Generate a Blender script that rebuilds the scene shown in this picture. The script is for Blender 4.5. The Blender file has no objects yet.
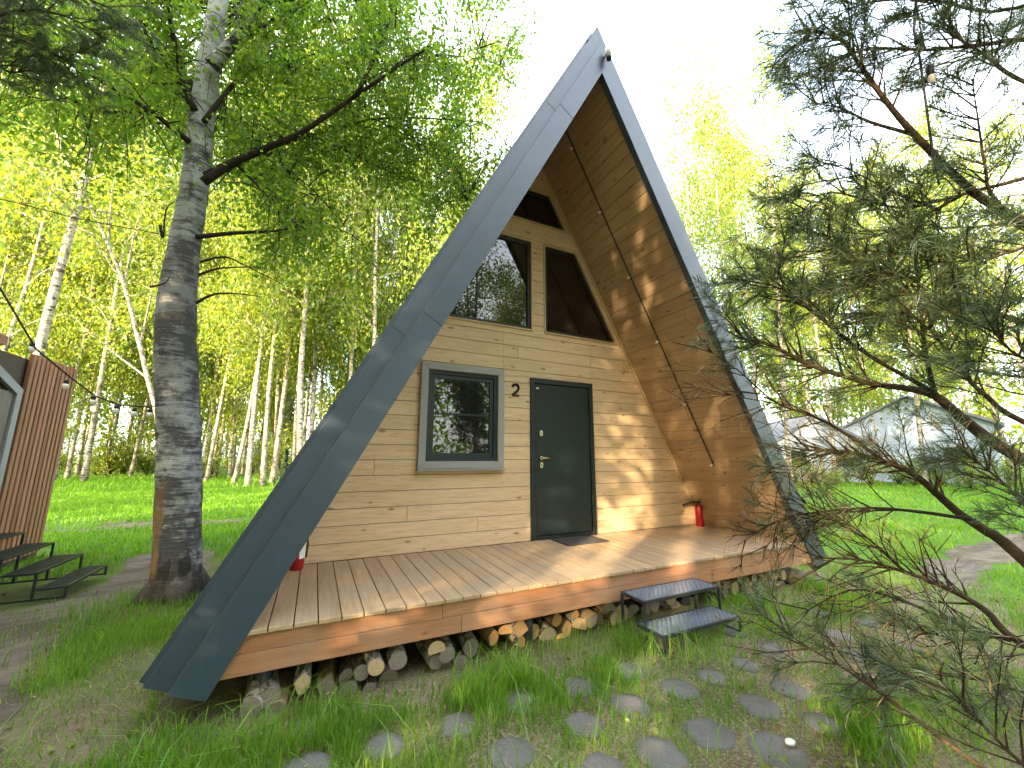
import bpy, bmesh, math, random
import numpy as np
from mathutils import Vector, Matrix
R = math.radians
random.seed(7); rng = np.random.default_rng(11)
S = bpy.context.scene
COL = S.collection
# ------------------------------------------------------------------ camera
CAM = Vector((-2.6333, -3.0518, 1.0353)); YAW, PITCH, ROLL, FPX = 0.4561, 0.1812, 0.0032, 394.7
_f = Vector((math.sin(YAW)*math.cos(PITCH), math.cos(YAW)*math.cos(PITCH), math.sin(PITCH)))
_r0 = Vector((math.cos(YAW), -math.sin(YAW), 0)); _u0 = _r0.cross(_f)
_r = _r0*math.cos(ROLL)+_u0*math.sin(ROLL); _u = -_r0*math.sin(ROLL)+_u0*math.cos(ROLL)
cd = bpy.data.cameras.new('camera'); cam = bpy.data.objects.new('camera', cd); COL.objects.link(cam)
cd.sensor_fit = 'HORIZONTAL'; cd.sensor_width = 36; cd.lens = 36*FPX/1024; cd.clip_end = 2000; cd.clip_start = .05
cam.matrix_world = Matrix(((_r.x, _u.x, -_f.x, CAM.x), (_r.y, _u.y, -_f.y, CAM.y), (_r.z, _u.z, -_f.z, CAM.z), (0, 0, 0, 1)))
S.camera = cam
# ------------------------------------------------------------------ light
EL = 16.0; SUNXY = Vector((-0.82, -0.57)).normalized()
SUN = Vector((SUNXY.x*math.cos(R(EL)), SUNXY.y*math.cos(R(EL)), math.sin(R(EL))))
w = bpy.data.worlds.new('World'); S.world = w; w.use_nodes = True
nt = w.node_tree; bg = nt.nodes['Background']; sky = nt.nodes.new('ShaderNodeTexSky')
sky.sky_type = 'NISHITA'; sky.sun_disc = False; sky.sun_elevation = R(EL)
sky.sun_rotation = math.atan2(SUNXY.x, SUNXY.y); sky.air_density = 1.0; sky.dust_density = 4.0; sky.ozone_density = 1.0
_tc = nt.nodes.new('ShaderNodeTexCoord'); _nz = nt.nodes.new('ShaderNodeTexNoise'); _nz.inputs['Scale'].default_value = 2.2; _nz.inputs['Detail'].default_value = 6
nt.links.new(_tc.outputs['Generated'], _nz.inputs['Vector']); _mr = nt.nodes.new('ShaderNodeMapRange'); nt.links.new(_nz.outputs[0], _mr.inputs[0])
for _i, _v in enumerate((.30, .62, .12, .8)): _mr.inputs[_i+1].default_value = _v
_mx = nt.nodes.new('ShaderNodeMix'); _mx.data_type = 'RGBA'; nt.links.new(_mr.outputs[0], _mx.inputs[0]); nt.links.new(sky.outputs[0], _mx.inputs[6]); _mx.inputs[7].default_value = (4.4, 4.6, 4.85, 1)   # thin bright cloud veil
nt.links.new(_mx.outputs[2], bg.inputs[0]); bg.inputs[1].default_value = 0.15
sl = bpy.data.lights.new('sun', 'SUN'); sl.energy = 2.5; sl.angle = R(.53); sl.color = (1, .76, .46)
so = bpy.data.objects.new('sun', sl); COL.objects.link(so); so.rotation_euler = SUN.to_track_quat('Z', 'Y').to_euler()
S.view_settings.view_transform = 'Standard'; S.view_settings.look = 'None'; S.view_settings.gamma = 1
S.view_settings.exposure = 3.45
S.cycles.max_bounces = 6; S.cycles.diffuse_bounces = 3; S.cycles.glossy_bounces = 3; S.cycles.transmission_bounces = 4
S.cycles.transparent_max_bounces = 4; S.cycles.sample_clamp_indirect = 4; S.cycles.use_denoising = True; S.cycles.use_adaptive_sampling = True; S.cycles.adaptive_threshold = .022

def at(px, py, dep):            # a point of the place: image direction and depth in metres along the view axis
    return CAM + (_f + _r*((px-512)/FPX) - _u*((py-384)/FPX))*dep
def onz(px, py, z=-.5):
    d = _f + _r*((px-512)/FPX) - _u*((py-384)/FPX); return CAM + d*((z-CAM.z)/d.z)
def ony(px, py, y):
    d = _f + _r*((px-512)/FPX) - _u*((py-384)/FPX); return CAM + d*((y-CAM.y)/d.y)
def lerp(a, b, t): return a+(b-a)*t
# ------------------------------------------------------------------ materials
class N:
    def __init__(s, name):
        s.m = bpy.data.materials.new(name); s.m.use_nodes = True; s.t = s.m.node_tree; s.t.nodes.clear()
        s.out = s.n('OutputMaterial')
    def n(s, k, **kw):
        x = s.t.nodes.new('ShaderNode'+k)
        for a, b in kw.items(): setattr(x, a, b)
        return x
    def l(s, a, b): s.t.links.new(a, b)
    def val(s, sock, v):
        if hasattr(v, 'is_linked') or isinstance(v, bpy.types.NodeSocket): s.l(v, sock)
        else: sock.default_value = v
    def math(s, op, a, b=0.0, clamp=False):
        x = s.n('Math', operation=op, use_clamp=clamp); s.val(x.inputs[0], a); s.val(x.inputs[1], b); return x.outputs[0]
    def mix(s, f, a, b, mode='MIX'):
        x = s.n('Mix', data_type='RGBA', blend_type=mode); s.val(x.inputs[0], f); s.val(x.inputs[6], c4(a)); s.val(x.inputs[7], c4(b)); return x.outputs[2]
    def ramp(s, f, stops, interp='LINEAR'):
        x = s.n('ValToRGB'); s.l(f, x.inputs[0]); e = x.color_ramp.elements; x.color_ramp.interpolation = interp
        while len(e) < len(stops): e.new(.5)
        for q, (p, c) in zip(e, stops): q.position = p; q.color = c4(c)
        return x.outputs[0]
    def step(s, f, a, b):
        x = s.n('MapRange'); x.clamp = True; s.val(x.inputs[0], f); x.inputs[1].default_value = a; x.inputs[2].default_value = b; return x.outputs[0]
    def co(s, scale=(1, 1, 1), rnd=0):
        tc = s.n('TexCoord'); v = tc.outputs['Object']
        if rnd:
            g = s.n('NewGeometry'); m = s.n('VectorMath', operation='MULTIPLY'); cx = s.n('CombineXYZ')
            for i in range(3): s.l(g.outputs['Random Per Island'], cx.inputs[i])
            s.l(cx.outputs[0], m.inputs[0]); m.inputs[1].default_value = (rnd, rnd*1.7, rnd*.6)
            a = s.n('VectorMath', operation='ADD'); s.l(v, a.inputs[0]); s.l(m.outputs[0], a.inputs[1]); v = a.outputs[0]
        m = s.n('VectorMath', operation='MULTIPLY'); s.l(v, m.inputs[0]); m.inputs[1].default_value = scale
        return m.outputs[0]
    def noise(s, v, sc=1, det=4, rough=.55, dist=0):
        x = s.n('TexNoise'); s.l(v, x.inputs['Vector']); x.inputs['Scale'].default_value = sc; x.inputs['Detail'].default_value = det
        x.inputs['Roughness'].default_value = rough; x.inputs['Distortion'].default_value = dist; return x.outputs[0]
    def rnd(s): return s.n('NewGeometry').outputs['Random Per Island']
    def bump(s, h, st=.3, d=.01):
        x = s.n('Bump'); s.l(h, x.inputs['Height']); x.inputs['Strength'].default_value = st; x.inputs['Distance'].default_value = d; return x.outputs[0]
    def done(s, col, rough=.6, metal=0, normal=None, spec=.5, ior=None):
        p = s.n('BsdfPrincipled'); s.val(p.inputs['Base Color'], c4(col)); s.val(p.inputs['Roughness'], rough)
        p.inputs['Metallic'].default_value = metal; p.inputs['Specular IOR Level'].default_value = spec
        if ior: p.inputs['IOR'].default_value = ior
        if normal is not None: s.l(normal, p.inputs['Normal'])
        s.l(p.outputs[0], s.out.inputs[0]); return s.m
def c4(c):
    if isinstance(c, bpy.types.NodeSocket): return c
    return tuple(c)+(1,) if len(c) == 3 else c
M = {}
def plain(name, c, rough=.5, metal=0, spec=.5, var=.15, bumpy=0, sc=8):
    k = N(name); n = k.noise(k.co(), sc, 5)
    col = k.mix(n, tuple(x*(1-var) for x in c), tuple(x*(1+var) for x in c))
    rg = k.math('ADD', rough-.06, k.math('MULTIPLY', n, .12))
    M[name] = k.done(col, rg, metal, k.bump(k.noise(k.co(), sc*12, 3), bumpy, .004) if bumpy else None, spec); return M[name]
def wood(name, ca, cb, axis, knot=(.12, .05, .02), var=.25, rough=.6, grain=1, knots=True, grey=None, bump=.25, streak=.22):
    k = N(name); sc = [14*grain]*3; sc[axis] = .9
    v = k.co(tuple(sc), 13)
    n = k.noise(v, 1.6, 6, .65, .6); n2 = k.noise(v, 6, 3, .6)
    col = k.mix(k.step(n, .3, .72), ca, cb)
    col = k.mix(k.math('MULTIPLY', k.step(n2, .5, .68), streak), col, tuple(x*.6 for x in ca))
    r = k.rnd(); f = k.math('ADD', 1-var, k.math('MULTIPLY', r, 2*var))
    sc3 = k.n('VectorMath', operation='SCALE'); k.l(col, sc3.inputs[0]); k.l(f, sc3.inputs['Scale']); col = sc3.outputs[0]
    if knots:
        ks = [12]*3; ks[axis] = 4.6
        vo = k.n('TexVoronoi', feature='F1'); k.l(k.co(tuple(ks), 7), vo.inputs['Vector']); vo.inputs['Scale'].default_value = 1
        cellr = k.n('SeparateColor'); k.l(vo.outputs['Color'], cellr.inputs[0])
        lim = k.math('SUBTRACT', vo.outputs['Distance'], k.math('MULTIPLY', k.step(cellr.outputs[0], .45, 1.0), .2))
        col = k.mix(k.math('MULTIPLY', k.step(lim, .06, -.05), .72), col, knot)
    if grey:
        g = k.noise(k.co((1.3, 1.3, 1.3)), 1.4, 5, .6)
        col = k.mix(k.math('MULTIPLY', k.step(g, .4, .68), .65), col, grey)
    M[name] = k.done(col, rough, 0, k.bump(n2, bump, .003), .35); return M[name]
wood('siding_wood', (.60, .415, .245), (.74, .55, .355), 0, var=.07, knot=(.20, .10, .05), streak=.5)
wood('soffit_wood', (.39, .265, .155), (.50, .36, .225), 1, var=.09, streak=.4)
wood('deck_wood', (.37, .24, .13), (.52, .37, .22), 1, knots=False, grey=(.33, .27, .195), var=.13, rough=.75)
wood('stained_wood', (.34, .135, .06), (.46, .225, .115), 0, var=.1, knot=(.1, .03, .015), rough=.5, grey=(.36, .24, .17), streak=.4)
wood('trim_wood', (.50, .35, .2), (.62, .46, .29), 2, var=.08, knots=False)
wood('dark_backing', (.05, .03, .015), (.07, .04, .02), 0, var=.05, knots=False)
wood('red_slat_wood', (.25, .105, .045), (.36, .17, .08), 2, var=.25, knots=False, rough=.55)
wood('old_grey_wood', (.15, .12, .09), (.24, .20, .16), 2, var=.2, knots=False)
def painted_metal(name, c, rough, spec=.5):
    k = N(name); n = k.noise(k.co((1, 1, 1)), 2.5, 5); n2 = k.noise(k.co((30, 30, 6)), 1, 4)
    col = k.mix(k.math('MULTIPLY', n, .5), c, tuple(x*1.25+.004 for x in c))
    col = k.mix(k.math('MULTIPLY', k.step(n2, .6, .75), .12), col, (.25, .22, .18))
    rg = k.math('ADD', rough-.03, k.math('MULTIPLY', n, .06))
    M[name] = k.done(col, rg, 0, k.bump(n, .03, .01), spec)
painted_metal('roof_metal', (.034, .052, .078), .36, .65)
painted_metal('step_metal', (.022, .027, .034), .36); painted_metal('sky_sheen_grate', (.18, .22, .29), .3)  # grate base colour is lightened to blue to imitate reflected sky
painted_metal('hut_step_metal', (.012, .018, .016), .5)
k = N('door_paint'); n = k.noise(k.co((1, 1, 1)), 130, 3); M['door_paint'] = k.done((.008, .015, .018), .42, 0, k.bump(n, .35, .003), .5)
plain('sash_paint', (.014, .022, .03), .4); plain('casing_paint', (.30, .295, .29), .55); plain('black_plastic', (.012, .012, .013), .5)
plain('nickel', (.62, .56, .42), .25, 1); plain('white_plastic', (.75, .75, .73), .4, var=.03); plain('red_paint', (.30, .005, .009), .3, var=.05)
plain('yellow_plastic', (.65, .42, .04), .5); plain('rubber', (.02, .02, .02), .8); plain('mat_fibre', (.055, .05, .048), .95, bumpy=.8, sc=20)
plain('label_paper', (.75, .74, .70), .6, var=.04)
plain('concrete', (.22, .21, .19), .9, bumpy=.4); plain('white_wall', (.36, .40, .47), .8, var=.05); plain('grey_roofing', (.12, .13, .15), .7)
plain('blue_wall', (.30, .37, .49), .7, var=.06); plain('orange_wood', (.5, .22, .06), .6); plain('dark_room', (.02, .018, .016), .9)
def glass(name, c=(.012, .012, .012), ior=1.75):
    k = N(name); n = k.noise(k.co(), 1.3, 2); M[name] = k.done(c, .015, 0, k.bump(n, .02, .05), .5, ior)
glass('window_glass'); glass('tinted_glass', (.016, .009, .007), 1.5)
k = N('bulb_glass'); M['bulb_glass'] = k.done((.72, .66, .55), .15, 0, None, .6)
def bark(name, white, dark, amount, base_dark=0, sc=1.0, rough=.85):
    k = N(name); v = k.co((3*sc, 3*sc, (16 if sc != .75 else 10)*sc)); n = k.noise(v, 1.5, 6, .7, 1.6 if sc == .75 else .5)
    v2 = k.co((5*sc, 5*sc, 3*sc)); n2 = k.noise(v2, 1.2, 6, .7)
    col = k.mix(k.step(n, amount, amount+.12), dark, white)
    col = k.mix(k.math('MULTIPLY', k.step(n2, .5, .62), .85), col, tuple(x*1.3 for x in dark))
    if base_dark:
        sx = k.n('SeparateXYZ'); k.l(k.co(), sx.inputs[0]); z = k.math('ADD', sx.outputs[2], k.math('MULTIPLY', n2, 1.6))
        col = k.mix(k.step(z, base_dark+1.0, base_dark-.6), col, k.mix(k.step(n2, .42, .6), (.05, .042, .035), (.20, .18, .155)))
    M[name] = k.done(col, rough, 0, k.bump(k.mix(.5, n, n2), .9, .03), .2)
bark('birch_bark', (.42, .37, .30), (.05, .042, .035), .40)
bark('big_birch_bark', (.56, .55, .52), (.06, .055, .05), .455, 1.0, .75)
k = N('old_birch_bark'); v = k.co(); fine = k.noise(k.co((4, 4, 26)), 1.2, 6, .65, .8); pat = k.noise(k.co((1.6, 1.6, 1.9)), 1.3, 5, .6); blk = k.noise(k.co((7, 7, 3.5)), 1.2, 5, .65, .6)
sx = k.n('SeparateXYZ'); k.l(v, sx.inputs[0])
f = k.math('ADD', k.math('ADD', k.math('MULTIPLY', fine, .42), k.math('MULTIPLY', pat, .75)), k.math('MULTIPLY', blk, .25)); f = k.math('SUBTRACT', f, .20); hi = k.math('MULTIPLY', k.step(sx.outputs[2], 3.2, 5.2), .09)
col = k.mix(k.step(k.math('ADD', f, hi), .49, .60), k.mix(fine, (.045, .042, .04), (.16, .15, .14)), k.mix(blk, (.34, .33, .31), (.58, .57, .54)))
mid_ = k.math('MULTIPLY', k.step(sx.outputs[2], 1.5, 2.4), k.step(sx.outputs[2], 4.6, 3.4)); col = k.mix(k.math('MULTIPLY', mid_, .55), col, (.075, .07, .066))
low = k.step(k.math('ADD', sx.outputs[2], k.math('MULTIPLY', pat, 1.2)), 2.2, .9)
col = k.mix(k.math('MULTIPLY', low, k.step(blk, .50, .56)), col, (.05, .044, .038))
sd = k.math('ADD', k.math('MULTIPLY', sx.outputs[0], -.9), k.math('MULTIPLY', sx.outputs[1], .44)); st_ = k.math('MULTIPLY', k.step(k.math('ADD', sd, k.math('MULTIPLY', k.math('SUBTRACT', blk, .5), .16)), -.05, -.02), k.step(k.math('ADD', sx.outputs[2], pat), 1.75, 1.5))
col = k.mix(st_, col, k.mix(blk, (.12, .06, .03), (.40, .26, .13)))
col = k.mix(k.step(k.math('ADD', sx.outputs[2], k.math('MULTIPLY', blk, .3)), .5, .36), col, k.mix(blk, (.04, .032, .025), (.12, .10, .08)))
M['old_birch_bark'] = k.done(col, .9, 0, k.bump(k.mix(.5, fine, blk), 1.0, .035), .15)
bark('pine_bark', (.13, .085, .05), (.05, .035, .022), .5)
bark('twig_bark', (.06, .045, .033), (.03, .022, .016), .5)
bark('log_bark', (.60, .55, .47), (.09, .065, .045), .40, 0, 3)
bark('dark_log_bark', (.20, .15, .10), (.07, .05, .035), .45, 0, 3)
def cut(name, a, b):
    k = N(name); v = k.co((1, .2, 1)); n = k.noise(v, 18, 5); n2 = k.noise(v, 70, 3)
    col = k.mix(n, a, b); col = k.mix(k.math('MULTIPLY', k.step(n2, .52, .66), .45), col, tuple(x*.45 for x in a))
    M[name] = k.done(col, .85, 0, k.bump(n2, .4, .004), .2)
cut('cut_grey', (.17, .14, .12), (.30, .26, .22)); cut('cut_pale', (.42, .29, .16), (.56, .42, .26)); cut('cut_orange', (.44, .24, .10), (.58, .36, .18))
k = N('stone_wood'); v = k.co(); n = k.noise(v, 9, 6, .65); n2 = k.noise(v, 45, 4)
rg = k.n('TexWave', wave_type='RINGS', rings_direction='Z'); k.l(v, rg.inputs[0]); rg.inputs['Scale'].default_value = 14; rg.inputs['Distortion'].default_value = 6; rg.inputs['Detail'].default_value = 3
oi = k.n('ObjectInfo').outputs['Random']
col = k.mix(n, (.08, .077, .074), (.17, .162, .152)); col = k.mix(k.math('MULTIPLY', rg.outputs[1], .10), col, (.05, .048, .045)); col = k.mix(k.math('MULTIPLY', k.step(n2, .6, .72), .3), col, (.24, .22, .19))
col = k.mix(k.math('MULTIPLY', oi, .4), col, (.2, .19, .17)); cr = k.noise(k.co((1, 1, .2)), 7, 2, .5, 1.5); ck = k.math('ABSOLUTE', k.math('SUBTRACT', cr, .5)); col = k.mix(k.math('MULTIPLY', k.step(ck, .012, .003), .25), col, (.02, .018, .016))
M['stone_wood'] = k.done(k.mix(k.step(k.noise(v, 3, 3), .45, .7), col, (.10, .10, .075)), .9, 0, k.bump(n2, .6, .006), .2)
def leaf(name, a, b, c, tr=.5, gl=.12, tcol=None):
    k = N(name); r = k.rnd()
    if 'blade' in name: r = k.math('ADD', k.math('MULTIPLY', r, .55), k.math('MULTIPLY', k.step(k.noise(k.co(), .9, 5, .65), .33, .67), .45))
    col = k.ramp(r, [(0, a), (.5, b), (1, c)])
    d = k.n('BsdfDiffuse'); k.l(col, d.inputs[0]); t = k.n('BsdfTranslucent')
    k.l(k.mix(1.0, col, tcol or (1.7, 1.6, .7), 'MULTIPLY'), t.inputs[0])
    m = k.n('MixShader'); m.inputs[0].default_value = tr; k.l(d.outputs[0], m.inputs[1]); k.l(t.outputs[0], m.inputs[2])
    g = k.n('BsdfGlossy'); g.inputs['Roughness'].default_value = .45; g.inputs[0].default_value = (.5, .5, .5, 1)
    m2 = k.n('MixShader'); m2.inputs[0].default_value = gl*.4; k.l(m.outputs[0], m2.inputs[1]); k.l(g.outputs[0], m2.inputs[2]); k.l(m2.outputs[0], k.out.inputs[0]); M[name] = k.m
leaf('birch_leaf', (.08, .18, .02), (.13, .24, .028), (.22, .30, .038), .6)
leaf('wood_leaf', (.09, .17, .03), (.17, .24, .03), (.30, .31, .035))
leaf('bush_leaf', (.09, .15, .025), (.15, .22, .03), (.22, .26, .04))
leaf('grass_blade', (.06, .17, .015), (.13, .29, .022), (.30, .38, .08), .45, .12)
leaf('lawn_blade', (.06, .16, .014), (.13, .29, .02), (.24, .36, .035), .4, .08)
leaf('dry_blade', (.18, .13, .07), (.32, .26, .15), (.46, .41, .29), .2, .05)
leaf('needle', (.036, .072, .04), (.06, .10, .05), (.12, .145, .065), .25, .25)
leaf('dry_needle', (.16, .10, .05), (.24, .17, .09), (.32, .24, .14), .2, .1)
leaf('conifer_leaf', (.02, .045, .02), (.03, .06, .025), (.045, .08, .03), .1, .1)
# ground
k = N('ground_soil'); v = k.co(); n = k.noise(v, .9, 6, .6); n2 = k.noise(v, 7, 6, .65); n3 = k.noise(v, 55, 4, .7)
sx = k.n('SeparateXYZ'); k.l(v, sx.inputs[0])
soil = k.mix(n2, (.15, .11, .07), (.32, .255, .17)); soil = k.mix(k.math('MULTIPLY', k.step(k.noise(v, 2.3, 5, .6), .38, .56), .85), soil, (.12, .085, .055)); soil = k.mix(k.math('MULTIPLY', k.step(n3, .5, .68), .6), soil, (.46, .41, .31))
soil = k.mix(k.math('MULTIPLY', k.step(n3, .46, .3), .5), soil, (.05, .035, .025))
grs = k.mix(n2, (.05, .12, .012), (.10, .20, .025)); grs = k.mix(k.math('MULTIPLY', k.step(n3, .5, .7), .35), grs, (.14, .2, .05))
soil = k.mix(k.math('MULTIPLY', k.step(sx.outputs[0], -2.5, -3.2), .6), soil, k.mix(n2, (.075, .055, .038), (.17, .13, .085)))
far = k.math('MAXIMUM', k.step(sx.outputs[1], 2.2, 5.5), k.step(sx.outputs[0], 3.2, 5.5))
f = k.math('ADD', k.math('MULTIPLY', k.step(n, .42, .62), .45), k.math('MULTIPLY', far, .75), True)
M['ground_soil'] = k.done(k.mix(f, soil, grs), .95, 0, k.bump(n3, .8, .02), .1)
k = N('path_soil'); v = k.co(); n2 = k.noise(v, 3, 6, .65); n3 = k.noise(v, 40, 5, .7)
n4 = k.noise(k.co((1.2, 3.2, 1)), 1.1, 6, .65, .8); col = k.mix(n2, (.12, .092, .07), (.25, .21, .165)); col = k.mix(k.math('MULTIPLY', k.step(n4, .42, .6), .7), col, (.075, .058, .045)); col = k.mix(k.math('MULTIPLY', k.step(n3, .58, .72), .35), col, (.36, .32, .27)); col = k.mix(k.math('MULTIPLY', k.step(n3, .42, .3), .6), col, (.07, .055, .045))
M['path_soil'] = k.done(col, .95, 0, k.bump(n3, .9, .025), .1)
# ------------------------------------------------------------------ mesh helpers
class MB:
    def __init__(s): s.v = []; s.f = []; s.sm = []
    def add(s, vs, fs, smooth=False):
        b = len(s.v); s.v += [tuple(x) for x in vs]; s.f += [tuple(i+b for i in q) for q in fs]; s.sm += [smooth]*len(fs); return s
    def prism(s, poly, ext, ch=0):      # poly: 3d points of the front loop, ext: vector to the back loop; ch: chamfer of the front edge
        n = len(poly); poly = [Vector(p) for p in poly]; e = Vector(ext)
        if ch:
            c = sum(poly, Vector())/n; fr = []
            for i in range(n):
                a = (poly[i]-poly[i-1]).normalized(); b = (poly[(i+1) % n]-poly[i]).normalized(); nn = e.normalized()
                na = nn.cross(a); nb = nn.cross(b); mid = (na+nb); mid = mid/max(.3, mid.dot(na)) if mid.length > 1e-6 else na
                if (c-poly[i]).dot(mid) < 0: mid = -mid
                fr.append(poly[i]+mid*ch)
            sd = [p+e.normalized()*ch for p in poly]; bk = [p+e for p in poly]
            fs = [tuple(range(n))]+[(i, (i+1) % n, n+(i+1) % n, n+i) for i in range(n)]+[(n+i, n+(i+1) % n, 2*n+(i+1) % n, 2*n+i) for i in range(n)]+[tuple(2*n+i for i in reversed(range(n)))]
            return s.add(fr+sd+bk, fs)
        fs = [tuple(range(n)), tuple(n+i for i in reversed(range(n)))]+[(i, n+i, n+(i+1) % n, (i+1) % n) for i in range(n)]
        return s.add(poly+[p+e for p in poly], fs)
    def box(s, a, b, ch=0):
        (x0, y0, z0), (x1, y1, z1) = a, b
        return s.prism([(x0, y0, z0), (x1, y0, z0), (x1, y0, z1), (x0, y0, z1)], (0, y1-y0, 0), ch)
    def bar(s, a, b, w, h=None, up=(0, 0, 1)):
        a, b = Vector(a), Vector(b); d = (b-a).normalized(); h = h or w; u = Vector(up)
        if abs(d.dot(u)) > .95: u = Vector((0, 1, 0))
        x = d.cross(u).normalized()*w/2; y = x.normalized().cross(d)*h/2
        return s.prism([a-x-y, a+x-y, a+x+y, a-x+y], b-a)
    def tube(s, pts, rad, n=8, cap=True, smooth=True, wob=0):
        pts = [Vector(p) for p in pts]; m = len(pts); rad = rad if hasattr(rad, '__len__') else [rad]*m
        vs = []; fs = []; ref = Vector((.31, .17, .93)) if abs((pts[-1]-pts[0]).normalized().z) < .9 else Vector((1, .1, 0))
        for i, p in enumerate(pts):
            d = (pts[min(i+1, m-1)]-pts[max(i-1, 0)]).normalized(); x = d.cross(ref).normalized(); y = x.cross(d)
            for j in range(n):
                a = 2*math.pi*j/n; q = rad[i]*(1+wob*(random.random()-.5)); vs.append(p+x*math.cos(a)*q+y*math.sin(a)*q)
        for i in range(m-1):
            for j in range(n): fs.append((i*n+j, i*n+(j+1) % n, (i+1)*n+(j+1) % n, (i+1)*n+j))
        s.add(vs, fs, smooth)
        if cap: b = len(s.v)-len(vs); s.f += [tuple(b+j for j in reversed(range(n))), tuple(b+(m-1)*n+j for j in range(n))]; s.sm += [False]*2
        return s
    def lathe(s, prof, n=16, c=(0, 0, 0), axis='z'):
        vs = []
        for r_, z in prof:
            for j in range(n):
                a = 2*math.pi*j/n; p = (r_*math.cos(a), r_*math.sin(a), z)
                if axis == 'y': p = (p[0], p[2], p[1])
                vs.append((p[0]+c[0], p[1]+c[1], p[2]+c[2]))
        m = len(prof); fs = [(i*n+j, i*n+(j+1) % n, (i+1)*n+(j+1) % n, (i+1)*n+j) for i in range(m-1) for j in range(n)]
        s.add(vs, fs, True); b = len(s.v)-len(vs)
        s.f += [tuple(b+j for j in reversed(range(n))), tuple(b+(m-1)*n+j for j in range(n))]; s.sm += [False]*2
        return s
    def build(s, name, mat, parent=None):
        me = bpy.data.meshes.new(name); me.from_pydata(s.v, [], s.f); bm = bmesh.new(); bm.from_mesh(me)
        bmesh.ops.recalc_face_normals(bm, faces=bm.faces); bm.to_mesh(me); bm.free()
        if any(s.sm): me.polygons.foreach_set('use_smooth', s.sm)
        return link(name, me, mat, parent)
def link(name, me, mat, parent=None):
    me.materials.append(M[mat] if isinstance(mat, str) else mat)
    o = bpy.data.objects.new(name, me); COL.objects.link(o)
    if parent: o.parent = parent
    return o
def np_mesh(name, V, nper, faces, mat, parent=None):     # V (N,nper,3); faces: list of index tuples inside one element
    Nn = V.shape[0]; me = bpy.data.meshes.new(name); me.vertices.add(Nn*nper); me.vertices.foreach_set('co', V.reshape(-1).astype(np.float32))
    per = sum(len(q) for q in faces); base = (np.arange(Nn)*nper)[:, None]
    loops = (base+np.concatenate([np.array(q) for q in faces])[None, :]).reshape(-1)
    tot = np.tile(np.array([len(q) for q in faces]), Nn); st = np.concatenate([[0], np.cumsum(tot)[:-1]])
    me.loops.add(Nn*per); me.loops.foreach_set('vertex_index', loops.astype(np.int32))
    me.polygons.add(len(tot)); me.polygons.foreach_set('loop_start', st.astype(np.int32)); me.polygons.foreach_set('loop_total', tot.astype(np.int32))
    me.update(calc_edges=True); return link(name, me, mat, parent)
def thing(name, label, cat, loc=(0, 0, 0), rz=0, group=None):
    o = bpy.data.objects.new(name, None); COL.objects.link(o); o.location = loc; o.rotation_euler = (0, 0, rz)
    return tag(o, label, cat, group)
def tag(o, label, cat, group=None):
    o['label'] = label; o['category'] = cat
    if group: o['group'] = group
    return o
def kind(o, k): o['kind'] = k; return o
def copy_tree(o, parent=None):
    c = o.copy(); COL.objects.link(c); c.parent = parent
    for ch in o.children: copy_tree(ch, c)
    return c
def unit(a): return a/np.maximum(np.linalg.norm(a, axis=-1, keepdims=True), 1e-9)
def leaves(name, P, size, mat, parent=None, droop=.3, jit=.4, asp=.62):   # rhombic folded leaves at points P
    n = len(P); d = rng.normal(size=(n, 3)); d[:, 2] -= droop; d = unit(d); x = unit(np.cross(d, rng.normal(size=(n, 3)))); nn = np.cross(d, x)
    L = (size*(1+jit*(rng.random(n)-.5)*2))[:, None]; W = L*asp*.5
    V = np.stack([P, P+d*L*.45+x*W+nn*L*.08, P+d*L, P+d*L*.45-x*W+nn*L*.08], 1)
    return np_mesh(name, V, 4, [(0, 1, 2), (0, 2, 3)], mat, parent)
def vnoise(x, y, sc, seed):
    g = np.random.default_rng(seed).random((64, 64)); x = x*sc; y = y*sc; xi = np.floor(x).astype(int); yi = np.floor(y).astype(int)
    fx = x-xi; fy = y-yi; fx = fx*fx*(3-2*fx); fy = fy*fy*(3-2*fy); q = lambda i, j: g[i % 64, j % 64]
    return q(xi, yi)*(1-fx)*(1-fy)+q(xi+1, yi)*fx*(1-fy)+q(xi, yi+1)*(1-fx)*fy+q(xi+1, yi+1)*fx*fy
def gz(x, y):      # height of the ground
    x = np.asarray(x, float); y = np.asarray(y, float)
    mound = .13*np.exp(-(((x+3.75)/1.0)**2+((y-1.6)/1.6)**2))
    fade = np.clip((np.hypot(x, y)-3.6)/8, 0, 1)
    return -.5+mound+.05*(vnoise(x+40, y+40, .8, 5)-.5)+.25*fade*(vnoise(x+90, y+90, .16, 6)-.5)
def gzf(x, y): return float(gz(x, y))
# ------------------------------------------------------------------ ground
def ground():
    xs = np.concatenate([np.linspace(-400, -40, 14), np.linspace(-34, -7, 30), np.linspace(-6, 8, 90), np.linspace(9, 40, 32), np.linspace(46, 400, 14)])
    ys = np.concatenate([np.linspace(-400, -40, 12), np.linspace(-34, -5, 24), np.linspace(-4, 8, 80), np.linspace(9, 44, 34), np.linspace(50, 400, 14)])
    X, Y = np.meshgrid(xs, ys); Z = gz(X, Y); nx = len(xs); V = np.stack([X, Y, Z], -1).reshape(-1, 3)
    F = [(j*nx+i, j*nx+i+1, (j+1)*nx+i+1, (j+1)*nx+i) for j in range(len(ys)-1) for i in range(nx-1)]
    me = bpy.data.meshes.new('ground'); me.from_pydata(V.tolist(), [], F); me.polygons.foreach_set('use_smooth', [True]*len(F))
    kind(link('ground', me, 'ground_soil'), 'structure')
ground()
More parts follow.
